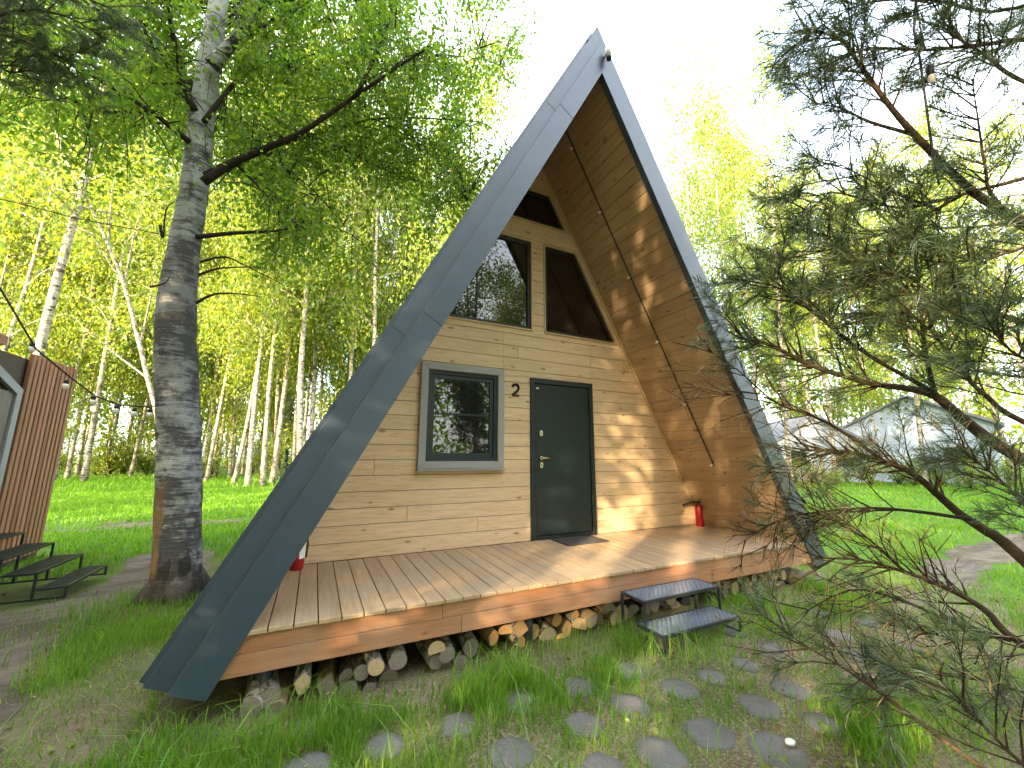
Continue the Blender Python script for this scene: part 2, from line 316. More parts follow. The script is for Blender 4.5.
def in_poly(x, y, poly):
    ins = np.zeros(len(x), bool); n = len(poly)
    for i in range(n):
        (x0, y0), (x1, y1) = poly[i], poly[(i+1) % n]
        c = ((y0 > y) != (y1 > y)) & (x < (x1-x0)*(y-y0)/((y1-y0) or 1e-9)+x0); ins ^= c
    return ins
def sheet(name, poly, mat, step, amp=.06):
    a = np.array(poly); x0, y0 = a.min(0)-.3; x1, y1 = a.max(0)+.3; nx = int((x1-x0)/step)+1; ny = int((y1-y0)/step)+1
    X, Y = np.meshgrid(np.linspace(x0, x1, nx), np.linspace(y0, y1, ny)); jx = X+amp*(vnoise(X+7, Y+7, 3, 21)-.5)*4; jy = Y+amp*(vnoise(X+70, Y+17, 3, 22)-.5)*4
    ins = in_poly(jx.ravel(), jy.ravel(), poly).reshape(X.shape); Z = gz(X, Y)+.004+.006*(vnoise(X, Y, 6, 9)-.3).clip(0)
    F = [(j*nx+i, j*nx+i+1, (j+1)*nx+i+1, (j+1)*nx+i) for j in range(ny-1) for i in range(nx-1) if ins[j, i] and ins[j+1, i+1] and ins[j, i+1]]
    me = bpy.data.meshes.new(name); me.from_pydata(np.stack([X, Y, Z], -1).reshape(-1, 3).tolist(), [], F); bm = bmesh.new(); bm.from_mesh(me)
    bmesh.ops.delete(bm, geom=[q for q in bm.verts if not q.link_faces], context='VERTS'); bm.to_mesh(me); bm.free(); me.polygons.foreach_set('use_smooth', [True]*len(me.polygons))
    return kind(link(name, me, mat), 'structure')
PATH = [tuple(onz(*q)[:2]) for q in [(15, 775), (30, 700), (75, 645), (140, 606), (176, 585), (215, 565), (215, 551), (150, 553), (125, 560), (105, 583), (40, 610), (-60, 628), (-260, 660), (-500, 900)]]
sheet('dirt_path', PATH, 'path_soil', .04)
WORN = [tuple(onz(*q)[:2]) for q in [(40, 523), (150, 518), (300, 512), (300, 517), (150, 524), (40, 531)]]
sheet('worn_track', WORN, 'path_soil', .16, .35)
SIDE = [tuple(onz(*q)[:2]) for q in [(860, 604), (905, 570), (960, 547), (1030, 536), (1100, 546), (1010, 566), (960, 592), (900, 616)]]
sheet('gravel_path', SIDE, 'path_soil', .06, .08)
# ------------------------------------------------------------------ the A-frame cabin
H, SL, TF, SW, D, YB = 6.1254, .533, .37, .3246, 1.4957, 7.4
hw = lambda z, o=0: (H-z)*SL-o
def clip(poly, a, b, c):     # keep a*x+b*z<=c
    out = []
    for i in range(len(poly)):
        p, q = poly[i], poly[(i+1) % len(poly)]; dp = a*p[0]+b*p[1]-c; dq = a*q[0]+b*q[1]-c
        if dp <= 0: out.append(p)
        if (dp < 0 < dq) or (dq < 0 < dp): t = dp/(dp-dq); out.append((p[0]+(q[0]-p[0])*t, p[1]+(q[1]-p[1])*t))
    return out
def halfs(Q):
    r = []
    for i in range(len(Q)):      # Q counter-clockwise: inside is left
        (x0, z0), (x1, z1) = Q[i], Q[(i+1) % len(Q)]; a, b = (z1-z0), -(x1-x0); r.append((a, b, a*x0+b*z0))
    return r
def area(p): return abs(sum(p[i][0]*p[(i+1) % len(p)][1]-p[(i+1) % len(p)][0]*p[i][1] for i in range(len(p))))/2
def subtract(P_, Q):
    out = []
    for a, b, c in halfs(Q):
        o = clip(P_, -a, -b, -c)
        if len(o) > 2 and area(o) > 2e-4: out.append(o)
        P_ = clip(P_, a, b, c)
        if len(P_) < 3 or area(P_) < 1e-5: break
    return out
house = thing('a_frame_cabin', 'timber A-frame cabin with dark grey metal edges, black door and open porch', 'cabin')
DOOR = (-.136, 0.0, .877, 2.07); WIN = (-1.595, .892, -.531, 2.1325)
rect = lambda r: [(r[0], r[1]), (r[2], r[1]), (r[2], r[3]), (r[0], r[3])]
G = SW+.13
GWR = [(.115, 2.745), (hw(2.745, G), 2.745), (hw(4.05, G), 4.05), (.115, 4.05)]
GWL = [(-hw(2.745, G), 2.745), (-.115, 2.745), (-.115, 4.05), (-hw(4.05, G), 4.05)]
GWT = [(-hw(4.38, G), 4.38), (hw(4.38, G), 4.38), (hw(4.88, G), 4.88), (-hw(4.88, G), 4.88)]
OPEN = [rect(DOOR), rect(WIN), GWR, GWL, GWT]
wall = MB(); z = 0.0; bh = .1655; row = 0
while z < 5.5:
    z1 = z+bh; a, b = z+.0027, z1-.0027
    base = [(-hw(a, SW-.02), a), (hw(a, SW-.02), a), (hw(b, SW-.02), b), (-hw(b, SW-.02), b)]
    if hw(b, SW) > .06:
        cuts = [random.uniform(-2.4, 2.4)] if row % 3 else []
        pcs = []
        xs = [-9]+cuts+[9]
        for i in range(len(xs)-1):
            p = clip(clip(base, -1, 0, -(xs[i]+.0015)), 1, 0, xs[i+1]-.0015)
            if len(p) > 2: pcs.append(p)
        for Q in OPEN: pcs = [q for p in pcs for q in subtract(p, Q)]
        for p in pcs: wall.prism([(x, D, zz) for x, zz in p], (0, .024, 0), .003 if area(p) > .004 else 0)
    z = z1; row += 1
wl = wall.build('front_wall', 'siding_wood', house)
bk = MB(); pcs = [[(-hw(0, SW-.03), 0), (hw(0, SW-.03), 0), (0, H-SW/SL)]]
for Q in OPEN: pcs = [q for p in pcs for q in subtract(p, Q)]
for p in pcs: bk.prism([(x, D+.016, zz) for x, zz in p], (0, .10, 0))
bk.build('wall_core', 'dark_backing', house)
MB().prism([(-hw(-.1, SW-.02), YB-.3, -.1), (hw(-.1, SW-.02), YB-.3, -.1), (0, YB-.3, H-SW/SL)], (0, .12, 0)).build('rear_wall', 'siding_wood', house)
MB().box((-3.0, D+.13, -.2), (3.0, YB-.31, -.02)).build('floor_slab', 'dark_room', house)
fd = MB(); fd.box((-2.9, D-.05, -.75), (2.9, D+.1, -.22)); fd.build('foundation_light_stop', 'concrete', house); MB().box((-2.9, YB-.5, -.75), (2.9, YB-.35, -.22)).build('foundation_light_stop', 'concrete', house)  # front block added to stop light leaking through under the floor
# roof slopes
ZB, ZBI = -.212, -.335
for sg in (-1, 1):
    o_b = (sg*hw(ZB), ZB); i_b = (sg*hw(ZBI, SW), ZBI); o_t = (0, H); i_t = (0, H-SW/SL)
    core_o = (sg*hw(ZB, .02), ZB+.0); core_ot = (0, H-.02/SL)
    sx_ = [(o_b[0]-sg*.012, o_b[1]), (i_b[0], i_b[1]+.0), i_t, core_ot]
    ro = MB().prism([(x, .05, zz) for x, zz in [core_o, (sg*hw(ZBI, SW-.012), ZBI), (0, H-(SW-.012)/SL), core_ot]], (0, YB, 0)).build('roof_slope', 'dark_backing', house)
    # metal sheets with standing seams on the outside
    sh = MB(); nrm = Vector((sg, 0, SL)).normalized()
    A = Vector((sg*hw(ZB), 0, ZB)); B = Vector((0, 0, H+.0))
    sh.prism([A+Vector((0, .02, 0)), B+Vector((0, .02, 0)), B+Vector((0, .02, 0))-nrm*.016, A+Vector((0, .02, 0))-nrm*.016], (0, YB+.06, 0))
    for q in range(15): sh.bar(A+Vector((0, .06+q*.52, 0))+nrm*.014, B+Vector((0, .06+q*.52, 0))+nrm*.014-(B-A).normalized()*.1, .03, .03, up=nrm)
    sh.build('metal_sheet', 'roof_metal', ro)
    # face boards of folded metal, in three overlapping lengths
    fa = MB()
    for (o0, o1, y0, thick) in ((.005, .155, .0, .05), (.150, TF, -.034, .07)):
        cutz = [None, 2.05+.15*(o0 > .1), 4.75, 99]
        for q in range(3):
            def end(o, lev):
                if lev is None: return (sg*hw(lerp(ZB, ZBI, (o/TF)), o), lerp(ZB, ZBI, o/TF))
                if lev == 99: return (0, H-o/SL)
                zz = lev-(o-o0)*.5; return (sg*hw(zz, o), zz)
            l0, l1 = cutz[q], cutz[q+1]; e = .0025*q
            pl = [end(o0, l0), end(o1, l0), end(o1, l1), end(o0, l1)]
            if q: pl[0] = (pl[0][0]+sg*.008*SL*2, pl[0][1]-.016); pl[1] = (pl[1][0]+sg*.008*SL*2, pl[1][1]-.016)
            fa.prism([(x, y0-e, zz) for x, zz in pl], (0, thick+e, 0), .0012)
    fa.build('fascia', 'roof_metal', ro)
    # boarded soffit inside the porch
    sf = MB(); L = math.hypot(H, H*SL); dv = Vector((-sg*SL, 0, 1)).normalized(); nin = Vector((-sg, 0, -SL)).normalized()
    p0 = Vector((sg*hw(ZBI, SW), 0, ZBI)); top = Vector((0, 0, H-SW/SL)); Ltot = (top-p0).length; q = 0
    while q*.1655 < Ltot-.02:
        a = q*.1655+.0025; b = min((q+1)*.1655-.0025, Ltot); ye = D+.02
        if random.random() < .5: ys = [.035, random.uniform(.4, 1.2), ye]
        else: ys = [.035, ye]
        for y0, y1 in zip(ys[:-1], ys[1:]):
            P0 = p0+dv*a; P1 = p0+dv*b
            sf.prism([(P0.x, y0, P0.z), (P1.x, y0, P1.z), (P1.x, y1-.002, P1.z), (P0.x, y1-.002, P0.z)], -nin*.010, .0028)
        q += 1
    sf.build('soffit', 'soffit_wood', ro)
    c0 = Vector((sg*hw(0.02, SW+.022), D-.012, .02)); c1 = Vector((sg*hw(5.3, SW+.022), D-.012, 5.3))
    MB().bar(c0, c1, .024, .04, up=(0, 1, 0)).build('corner_batten', 'trim_wood', ro)
rc = MB(); rc.prism([(-.14, .015, H-.24), (0, .015, H+.025), (.14, .015, H-.24), (.13, .015, H-.245), (0, .015, H-.002), (-.13, .015, H-.245)], (0, YB+.08, 0)); rc.build('ridge_cap', 'roof_metal', house)
# deck
dk = MB(); x = -2.945; i = 0
while x < 2.93:
    x1 = min(x+.1395, 2.945); j = random.uniform(-.004, .004)
    zc = .0; dk.box((x+.0038, -.026+j, -.028), (x1-.0038, D-.004, -.0005+random.uniform(-.0015, .0005)), .003); x = x1; i += 1
deck = dk.build('deck', 'deck_wood', house)
sk = MB()
slx = lambda z, sg: sg*(2.945+(-z)*.60)
for (za, zb) in ((-.031, -.131), (-.134, -.252)):
    xs = [-9, -1.7 if za > -.1 else -1.55, .35 if za > -.1 else 1.2, 9]
    for i in range(3):
        p = [(slx(zb, -1)+.02, zb), (slx(zb, 1)+.02, zb), (slx(za, 1)+.02, za), (slx(za, -1)+.02, za)]
        p = clip(clip(p, -1, 0, -(xs[i]+.001)), 1, 0, xs[i+1]-.001); sk.prism([(x, -.004, zz) for x, zz in p], (0, .034, 0), .003)
sk.build('skirt_board', 'stained_wood', deck)
js = MB()
for q in range(9): js.box((-2.7+q*.67, .05, -.2), (-2.65+q*.67, D-.1, -.032))
js.box((-2.8, .25, -.32), (2.8, .37, -.205)); js.build('joist', 'dark_backing', deck)
for xx in (-2.82, -.9, 1.0, 2.78): MB().tube([(xx, .2, -.7), (xx, .2, -.2)], .06, 12).build('screw_pile', 'step_metal', deck)
# framed openings
def frame(mb, poly, w, y0, y1, ch=.003):
    n = len(poly); c = Vector((sum(p[0] for p in poly)/n, sum(p[1] for p in poly)/n)); hs = halfs(poly); ins = []
    lines = []
    for a, b, k_ in hs: L = math.hypot(a, b); lines.append((a/L, b/L, k_/L-w))
    for i in range(n):
        a1, b1, c1 = lines[i-1]; a2, b2, c2 = lines[i]; dt = a1*b2-a2*b1; ins.append(((c1*b2-c2*b1)/dt, (a1*c2-a2*c1)/dt))
    for i in range(n):
        j = (i+1) % n; mb.prism([(poly[i][0], y0, poly[i][1]), (poly[j][0], y0, poly[j][1]), (ins[j][0], y0, ins[j][1]), (ins[i][0], y0, ins[i][1])], (0, y1-y0, 0), ch)
    return ins
def grow(poly, w): return frame(MB(), poly, -w, 0, 1, 0)
def panel(poly, y0, y1, ch=0): return MB().prism([(x, y0, zz) for x, zz in poly], (0, y1-y0, 0), ch)
# window with casing
win = MB(); ins = frame(win, rect(WIN), .085, D-.045, D+.05, .004); wo = win.build('window', 'casing_paint', house)
s1 = MB(); i2 = frame(s1, ins, .045, D-.008, D+.06, .003); i3 = frame(s1, [(x, zz) for x, zz in i2], .05, D+.012, D+.06, .003)
zm = (i3[0][1]+i3[2][1])/2+.02; s1.box((i3[0][0], D+.02, zm-.012), (i3[1][0], D+.045, zm+.012)); s1.build('sash', 'sash_paint', wo)
panel(i3, D+.030, D+.045).build('pane', 'window_glass', wo)
sil = MB(); sil.box((WIN[0]-.01, D-.075, WIN[1]-.022), (WIN[2]+.01, D-.002, WIN[1]-.003), .003); sil.build('sill', 'casing_paint', wo)
for poly, gm in ((GWL, 'window_glass'), (GWR, 'tinted_glass'), (GWT, 'tinted_glass')):
    t = MB(); frame(t, grow(poly, .022), .022, D-.02, D+.02, .003); g = t.build('gable_window', 'trim_wood', house)
    t = MB(); i_ = frame(t, poly, .045, D+.012, D+.09, .003); t.build('frame', 'black_plastic', g); panel(i_, D+.04, D+.06).build('pane', gm, g)
bm_ = MB(); z0, z1 = 4.09, 4.345
bm_.prism([(-hw(z0, SW+.03), D-.014, z0), (hw(z0, SW+.03), D-.014, z0), (hw(z1, SW+.03), D-.014, z1), (-hw(z1, SW+.03), D-.014, z1)], (0, .012, 0), .003); bm_.build('cross_board', 'siding_wood', house)
# panes are opaque, their dark colour stands in for the unlit interior; the door
df = MB(); d4 = rect(DOOR); df.box((d4[0][0], D-.03, 0.006), (d4[0][0]+.065, D+.06, 2.07), .004); df.box((d4[1][0]-.065, D-.03, 0.006), (d4[1][0], D+.06, 2.07), .004)
df.box((d4[0][0]+.066, D-.03, 2.0), (d4[1][0]-.066, D+.06, 2.07), .004); df.box((d4[0][0]+.066, D-.025, .006), (d4[1][0]-.066, D+.06, .045), .003)
dr = MB().box((d4[0][0]+.069, D-.012, .049), (d4[1][0]-.069, D+.04, 1.996), .006).build('door', 'door_paint', house); df.build('door_frame', 'door_paint', dr)
def oval(cx, cz, a, b, y0, y1): return MB().prism([(cx+a*math.cos(t*.314159*2/2), y0, cz+b*math.sin(t*.314159)) for t in range(20)], (0, y1-y0, 0), .003)
for zz in (1.335, .925):
    lk = oval(.018, zz, .026, .042, D-.028, D-.011).build('lock_plate', 'nickel', dr); oval(.018, zz, .007, .014, D-.033, D-.028).build('cylinder', 'black_plastic', lk)
hn = MB(); hn.lathe([(.024, -.03), (.024, -.012)], 16, (.018, D, 1.015), 'y'); hn.tube([(.018, D-.03, 1.015), (.018, D-.065, 1.015), (.03, D-.072, 1.015), (.135, D-.07, 1.012)], .0095, 8); hn.build('handle', 'nickel', dr)
MB().box((.0-.045, D-.0145, 1.925), (.0-.01, D-.0125, 1.945)).build('sticker', 'label_paper', dr)
for zz in (.3, 1.05, 1.75): MB().tube([(.812, D-.036, zz-.05), (.812, D-.036, zz+.05)], .009, 10).build('hinge', 'door_paint', dr)
# house number 2
def bezier(p, n=8):
    out = []
    for a, b, c in p:
        for i in range(n): t = i/n; out.append((a[0]*(1-t)**2+2*b[0]*t*(1-t)+c[0]*t*t, a[1]*(1-t)**2+2*b[1]*t*(1-t)+c[1]*t*t))
    out.append(p[-1][2]); return out
cu = bezier([((-.33, .28), (-.30, .5), (0, .5)), ((0, .5), (.32, .5), (.32, .22)), ((.32, .22), (.32, .06), (.1, -.13)), ((.1, -.13), (-.3, -.44), (-.34, -.46))])
wd = [.085]*len(cu); nb = MB(); sN = .15
for i in range(len(cu)-1):
    a, b = Vector(cu[i]), Vector(cu[i+1]); d = (b-a).normalized(); nn = Vector((-d.y, d.x))*.1; a2 = a-d*.02; b2 = b+d*.02
    nb.prism([(-.352+p.x*sN*.9, D-.014, 1.885+p.y*sN) for p in (a2-nn, b2-nn, b2+nn, a2+nn)], (0, .013, 0))
nb.box((-.352-.36*sN*.9, D-.0142, 1.885-.55*sN), (-.352+.35*sN*.9, D-.001, 1.885-.40*sN)); nb.build('house_number', 'black_plastic', house)
rg_ = MB(); rg_.tube([(1.53+.042*math.cos(t*math.pi/10), D-.016+.004*math.sin(t), 2.375+.05*math.sin(t*math.pi/10)) for t in range(21)], .009, 8, False); rg_.build('wall_ring', 'yellow_plastic', house)
lp = MB(); lp.lathe([(.012, -.055), (.036, -.05), (.04, .02), (.034, .05), (.01, .055)], 14, (.05, -.10, 5.68)); lp.tube([(.05, -.03, 5.68), (.05, -.10, 5.66)], .015, 8); lm = lp.build('floodlight', 'white_plastic', house)
ln_ = MB(); ln_.lathe([(.03, -.035), (.03, .018)], 12, (.05, -.11, 5.605)); ln_.build('lens', 'black_plastic', lm)
# ------------------------------------------------------------------ things on the porch
def festoon(name, label, pts, sag, bulbs, drop, rcable=.006, group=None, r=.022, out=Vector((0, 0, -1))):
    t = thing(name, label, 'string lights', pts[0]); o0 = Vector(pts[0]); mb = MB()
    poly = []
    for a, b in zip(pts[:-1], pts[1:]):
        a, b = Vector(a), Vector(b)
        for i in range(10): q = i/10; poly.append(a.lerp(b, q)-Vector((0, 0, sag*4*q*(1-q)))-o0)
    poly.append(Vector(pts[-1])-o0); mb.tube(poly, rcable, 6); mb.build('cable', 'black_plastic', t)
    for p in bulbs:
        p = Vector(p)-o0; s = MB(); q = out.to_track_quat('Z', 'Y')
        def put(prof): m = MB().lathe(prof, 10); m.v = [tuple(q @ Vector(v_)+p) for v_ in m.v]; return m
        bb = put([(.006, drop+.032), (r*.8, drop+.036), (r, drop+.055), (r*.75, drop+.078), (r*.2, drop+.088)]).build('bulb', 'bulb_glass', t)
        put([(.008, -.005), (.017, .004), (.017, drop+.03), (.012, drop+.034)]).build('socket', 'black_plastic', bb)
    return t
nin = Vector((-1, 0, -SL)).normalized()
son = lambda z, y, off: Vector((hw(z, SW), y, z))+nin*off
zb_ = [5.16, 4.33, 3.48, 2.62, 1.78, .94]
festoon('string_light', 'black cable of small round bulbs running down the inside of the porch roof', [son(z, .8, .012) for z in (5.42, 4.8, 4.0, 3.2, 2.4, 1.6, .93)], 0.0, [son(z, .8, .012) for z in zb_], -.012, .009, out=Vector((-.92, 0, -.4)).normalized())
def extinguisher(label, x, y, rz, tilt):
    t = thing('fire_extinguisher', label, 'extinguisher', (x, y, 0.0), rz)
    MB().lathe([(.045, 0), (.056, .004), (.06, .02), (.06, .27), (.052, .305), (.03, .325), (.02, .33)], 20).build('body', 'red_paint', t)
    v = MB(); v.lathe([(.018, .325), (.02, .35), (.012, .37)], 12); v.tube([(0, 0, .365), (.0, -.05, .375), (0, -.11, .36)], .008, 6); v.tube([(0, 0, .385), (0, -.05, .405), (0, -.12, .41)], .007, 6); v.build('valve', 'black_plastic', t)
    hs_ = MB()
    if tilt: hs_.tube([(.0, .02, .355), (-.08, .02, .352), (-.17, .01, .325), (-.24, .0, .305)], [.012, .014, .016, .02], 8)
    else: hs_.tube([(.0, .02, .35), (.06, .02, .33), (.075, .02, .22), (.068, .02, .1)], .009, 8)
    hs_.build('hose', 'rubber', t)
    lb = MB(); n_ = 10; a0 = -.9
    vs = []
    for i in range(n_+1):
        a = a0+i*1.6/n_; vs += [(.0612*math.cos(a), .0612*math.sin(a), .10), (.0612*math.cos(a), .0612*math.sin(a), .245)]
    lb.add(vs, [(2*i, 2*i+2, 2*i+3, 2*i+1) for i in range(n_)], True); lb.build('label_sheet', 'label_paper', t)
extinguisher('red fire extinguisher with hose sticking out, in the right back corner of the porch', 2.70, 1.32, -.5, True)
extinguisher('red fire extinguisher half hidden behind the left roof edge', -2.70, 1.33, -.45, False)
mt = MB(); mt.box((-.30, -.2, 0.0015), (.30, .2, .014), .004); tag(mt.build('doormat', 'mat_fibre'), 'thin dark doormat lying on the deck at the door', 'doormat'); bpy.data.objects['doormat'].location = (.42, 1.235, 0)
# ------------------------------------------------------------------ metal steps
def grate(mb, a, b, c, d, z, pitch=.052):     # diamond mesh inside the quad rectangle x0..x1,y0..y1
    x0, y0, x1, y1 = a, b, c, d
    for sgn in (1, -1):
        k0 = -(y1-y0) if sgn == 1 else 0; q = x0-(y1-y0)
        while q < x1+(y1-y0):
            pa, pb = (q, y0), (q+(y1-y0), y1)
            if sgn == -1: pa, pb = (q+(y1-y0), y0), (q, y1)
            # clip in x
            def cl(p, q_, X): t = (X-p[0])/(q_[0]-p[0]); return (X, p[1]+(q_[1]-p[1])*t)
            lo, hi = (pa, pb) if pa[0] < pb[0] else (pb, pa)
            if hi[0] > x0 and lo[0] < x1:
                L = cl(lo, hi, x0) if lo[0] < x0 else lo; Rr = cl(lo, hi, x1) if hi[0] > x1 else hi
                if Rr[0]-L[0] > .004: mb.bar((L[0], L[1], z), (Rr[0], Rr[1], z), .013, .006)
            q += pitch
def steps(name, label, loc, rz, levels, width, mat, legz, cat='steps', sub=True):
    t = thing(name, label, cat, loc, rz)
    for (z, y0, y1) in levels:
        f = MB(); w2 = width/2
        for a, b in (((-w2, y0), (w2, y0)), ((-w2, y1), (w2, y1)), ((-w2, y0), (-w2, y1)), ((w2, y0), (w2, y1))): f.bar((a[0], a[1], z-.011), (b[0], b[1], z-.011), .022)
        tr = f.build('tread', mat, t)
        g = MB(); grate(g, -w2+.01, y0+.01, w2-.01, y1-.01, z-.004); g.box((-w2+.012, y0+.012, z-.018), (w2-.012, y1-.012, z-.013)) if not sub else None; g.build('mesh_grate', 'sky_sheen_grate' if mat == 'step_metal' else mat, tr)
        for sx in (-w2, w2):
            MB().box((sx-.010, y0-.010, legz), (sx+.010, y0+.010, z-.0225)).build('leg', mat, t)
    y1 = levels[-1][2]; z = levels[-1][0]
    for sx in (-w2, w2):
        MB().box((sx-.010, y1-.010, legz), (sx+.010, y1+.010, z-.0225)).build('leg', mat, t)
        MB().bar((sx, levels[0][1]+.0115, legz+.011), (sx, y1-.0115, legz+.011), .018).build('foot_rail', mat, t)
    return t
steps('metal_steps', 'two-tread black metal steps with diamond mesh in front of the cabin deck', (.42, -.15, -.5), 0, [(.14, -.355, -.07), (.338, -.165, .108)], .93, 'step_metal', 0.0)
st = bpy.data.objects['metal_steps']
# ------------------------------------------------------------------ stepping stones
def stone(px, py, rad, lab, lift=.002):
    p = onz(px, py, -.49); z = gzf(p.x, p.y); n = 22; vs = []; mb = MB(); ph = random.random()*6
    rad *= random.uniform(.78, .96); rr = [rad*(1+.05*math.sin(2*math.pi*j/n*2+ph)+.03*math.sin(2*math.pi*j/n*5+ph*2)+random.uniform(-.012, .012)) for j in range(n)]
    for (s_, h) in ((1.0, -.06), (1.0, lift), (.95, lift+.007), (.6, lift+.008), (.25, lift+.006)):
        vs += [(rr[j]*s_*math.cos(2*math.pi*j/n), rr[j]*s_*math.sin(2*math.pi*j/n), h+random.uniform(-.0015, .0015)) for j in range(n)]
    fs = [(i*n+j, i*n+(j+1) % n, (i+1)*n+(j+1) % n, (i+1)*n+j) for i in range(4) for j in range(n)]+[tuple(4*n+j for j in range(n))]
    mb.add(vs, fs, True); o = mb.build('stepping_stone', 'stone_wood'); o.location = (p.x, p.y, z); o.rotation_euler = (random.uniform(-.03, .03), random.uniform(-.03, .03), random.random()*6)
    return tag(o, lab, 'stepping stone', 'round wood-slice stepping stones in the grass')
STONES = [(308, 765, .15, 'dark round stepping stone at the bottom left, cut off by the picture edge'), (385, 741, .135, 'dark stepping stone half overgrown by long grass, second from the left'),
 (459, 720, .125, 'mossy stepping stone in the grass just left of the big dark slice'), (511, 748, .15, 'large dark stepping slice near the bottom, left of centre'),
 (521, 698, .125, 'dark stepping stone close to the tall grass, left of the paired slices'), (584, 721, .14, 'round dark stepping stone in the middle of the second row'),
 (604, 766, .14, 'stepping stone cut by the bottom edge below the centre'), (579, 685, .12, 'stepping stone half covered with grass nearest the log heap'),
 (629, 703, .14, 'grey stepping stone with pale scratches in the middle of the path'), (629, 669, .135, 'pale worn stepping stone just in front of the metal steps'),
 (660, 751, .15, 'dark cracked stepping slice near the bottom, right of centre'), (679, 687, .135, 'round grey stepping stone below the right foot of the steps'),
 (709, 731, .15, 'broad grey stepping stone on bare pale ground'), (712, 676, .125, 'small grey stepping stone right of the steps'),
 (759, 705, .145, 'smooth dark stepping stone right of the broad grey one'), (777, 748, .14, 'stepping stone with a white pebble lying on it'),
 (745, 664, .12, 'faint stepping stone sunk in pale gravel behind the small grey one'), (790, 688, .14, 'clean edged stepping stone in front of the pine twigs'),
 (775, 648, .12, 'grey stepping stone near the right log heap'), (823, 722, .13, 'stepping stone beneath the lowest pine branch'),
 (735, 632, .11, 'stepping stone close behind the right side of the steps'), (785, 621, .11, 'stepping stone at the foot of the right log heap'), (818, 612, .11, 'stepping stone furthest back beside the cabin corner'),
 (838, 634, .12, 'dusty stepping stone between pine twigs and cabin corner'), (868, 622, .12, 'dusty stepping stone under the tangle of bare twigs'), (857, 652, .13, 'pale stepping stone showing through the pine branch tips'),
 (905, 644, .13, 'rightmost dusty stepping stone behind the pine branches'), (880, 684, .13, 'stepping stone lost behind green pine needles')]
STONE_XY = []
for a in STONES: o = stone(*a); STONE_XY.append((o.location.x, o.location.y, a[2]))
pb = MB(); pb.lathe([(.0, -.01), (.028, 0), (.03, .012), (.016, .022), (.0, .024)], 9)
p = onz(790, 741, -.465); o = pb.build('pebble', 'white_plastic'); o.location = (p.x, p.y, gzf(p.x, p.y)+.03); o.scale = (1, .8, .8); tag(o, 'white pebble lying on a stepping stone', 'pebble')
# ------------------------------------------------------------------ firewood
def log(px, py, rpx, shape, end, lab, grp, y=.06):
    p = ony(px, py, y); dep = (p-CAM).dot(_f); r = rpx*.93*dep/FPX; p = ony(px, py, y+random.uniform(-.05, .09)); L = random.uniform(.34, .42); n = 16; prof = []
    ph = random.random()*6
    for j in range(n):
        a = 2*math.pi*j/n; q = r*(1+.05*math.sin(2*a+ph)+.025*math.sin(3*a))
        x_, z_ = q*math.cos(a), q*math.sin(a)
        if shape == 'half': z_ = max(z_, -r*.25)
        if shape == 'halfd': z_ = min(z_, r*.3)
        if shape == 'wedge': x_ = max(x_, -.35*r); z_ = min(z_, .45*r+.4*x_)
        if shape == 'square': x_ = max(-.8*r, min(.8*r, x_*1.2)); z_ = max(-.85*r, min(.85*r, z_*1.2))
        prof.append((x_, z_))
    t = thing('firewood_log', lab, 'log', p, random.uniform(-.16, .16), grp); t.rotation_euler.y = random.uniform(-.6, .6) if shape != 'round' else random.random()*6
    b = MB(); vs = []
    ks = (0, .02, .35, .7, 1)
    for q in ks: sc = (.985 if q in (0, 1) else 1)+random.uniform(-.012, .012); vs += [(x_*sc, q*L, z_*sc) for x_, z_ in prof]
    b.add(vs, [(i*n+j, i*n+(j+1) % n, (i+1)*n+(j+1) % n, (i+1)*n+j) for i in range(len(ks)-1) for j in range(n)], shape == 'round')
    bo = b.build('bark', random.choice(['log_bark', 'log_bark', 'dark_log_bark']) if shape == 'round' else random.choice(['dark_log_bark', 'cut_pale', 'log_bark']), t)
    e = MB(); e.add([(x_*.97, -.0015, z_*.97) for x_, z_ in prof]+[(x_*.97, .012, z_*.97) for x_, z_ in prof], [tuple(range(n)), tuple(reversed(range(n, 2*n)))]+[(j, (j+1) % n, n+(j+1) % n, n+j) for j in range(n)]); e.build('cut_end', end, t)
    e = MB(); e.add([(x_*.97, L+.0015, z_*.97) for x_, z_ in prof], [tuple(range(n))]); e.build('cut_end', end, t)
sa = .2148
H1, H2, H3 = 'firewood under the left corner of the deck', 'firewood in the long heap left of the tall grass', 'firewood in the small heap among tall grass'
H4, H5 = 'firewood heaped left of and behind the metal steps', 'firewood heaped under the right end of the deck'
for x_, y_, r_, s_, e_, l_ in [(235, 412, 52, 'round', 'cut_grey', 'thick grey round log lowest under the left deck corner'), (258, 325, 44, 'square', 'cut_grey', 'squarish split log on top of the heap at the left deck corner'), (325, 365, 50, 'round', 'cut_grey', 'white-barked round log beside the squarish split one'), (352, 425, 46, 'half', 'cut_grey', 'split log with white bark edge lying in the grass at left')]:
    log(200+x_*sa, 620+y_*sa, r_*sa, s_, e_, l_, H1)
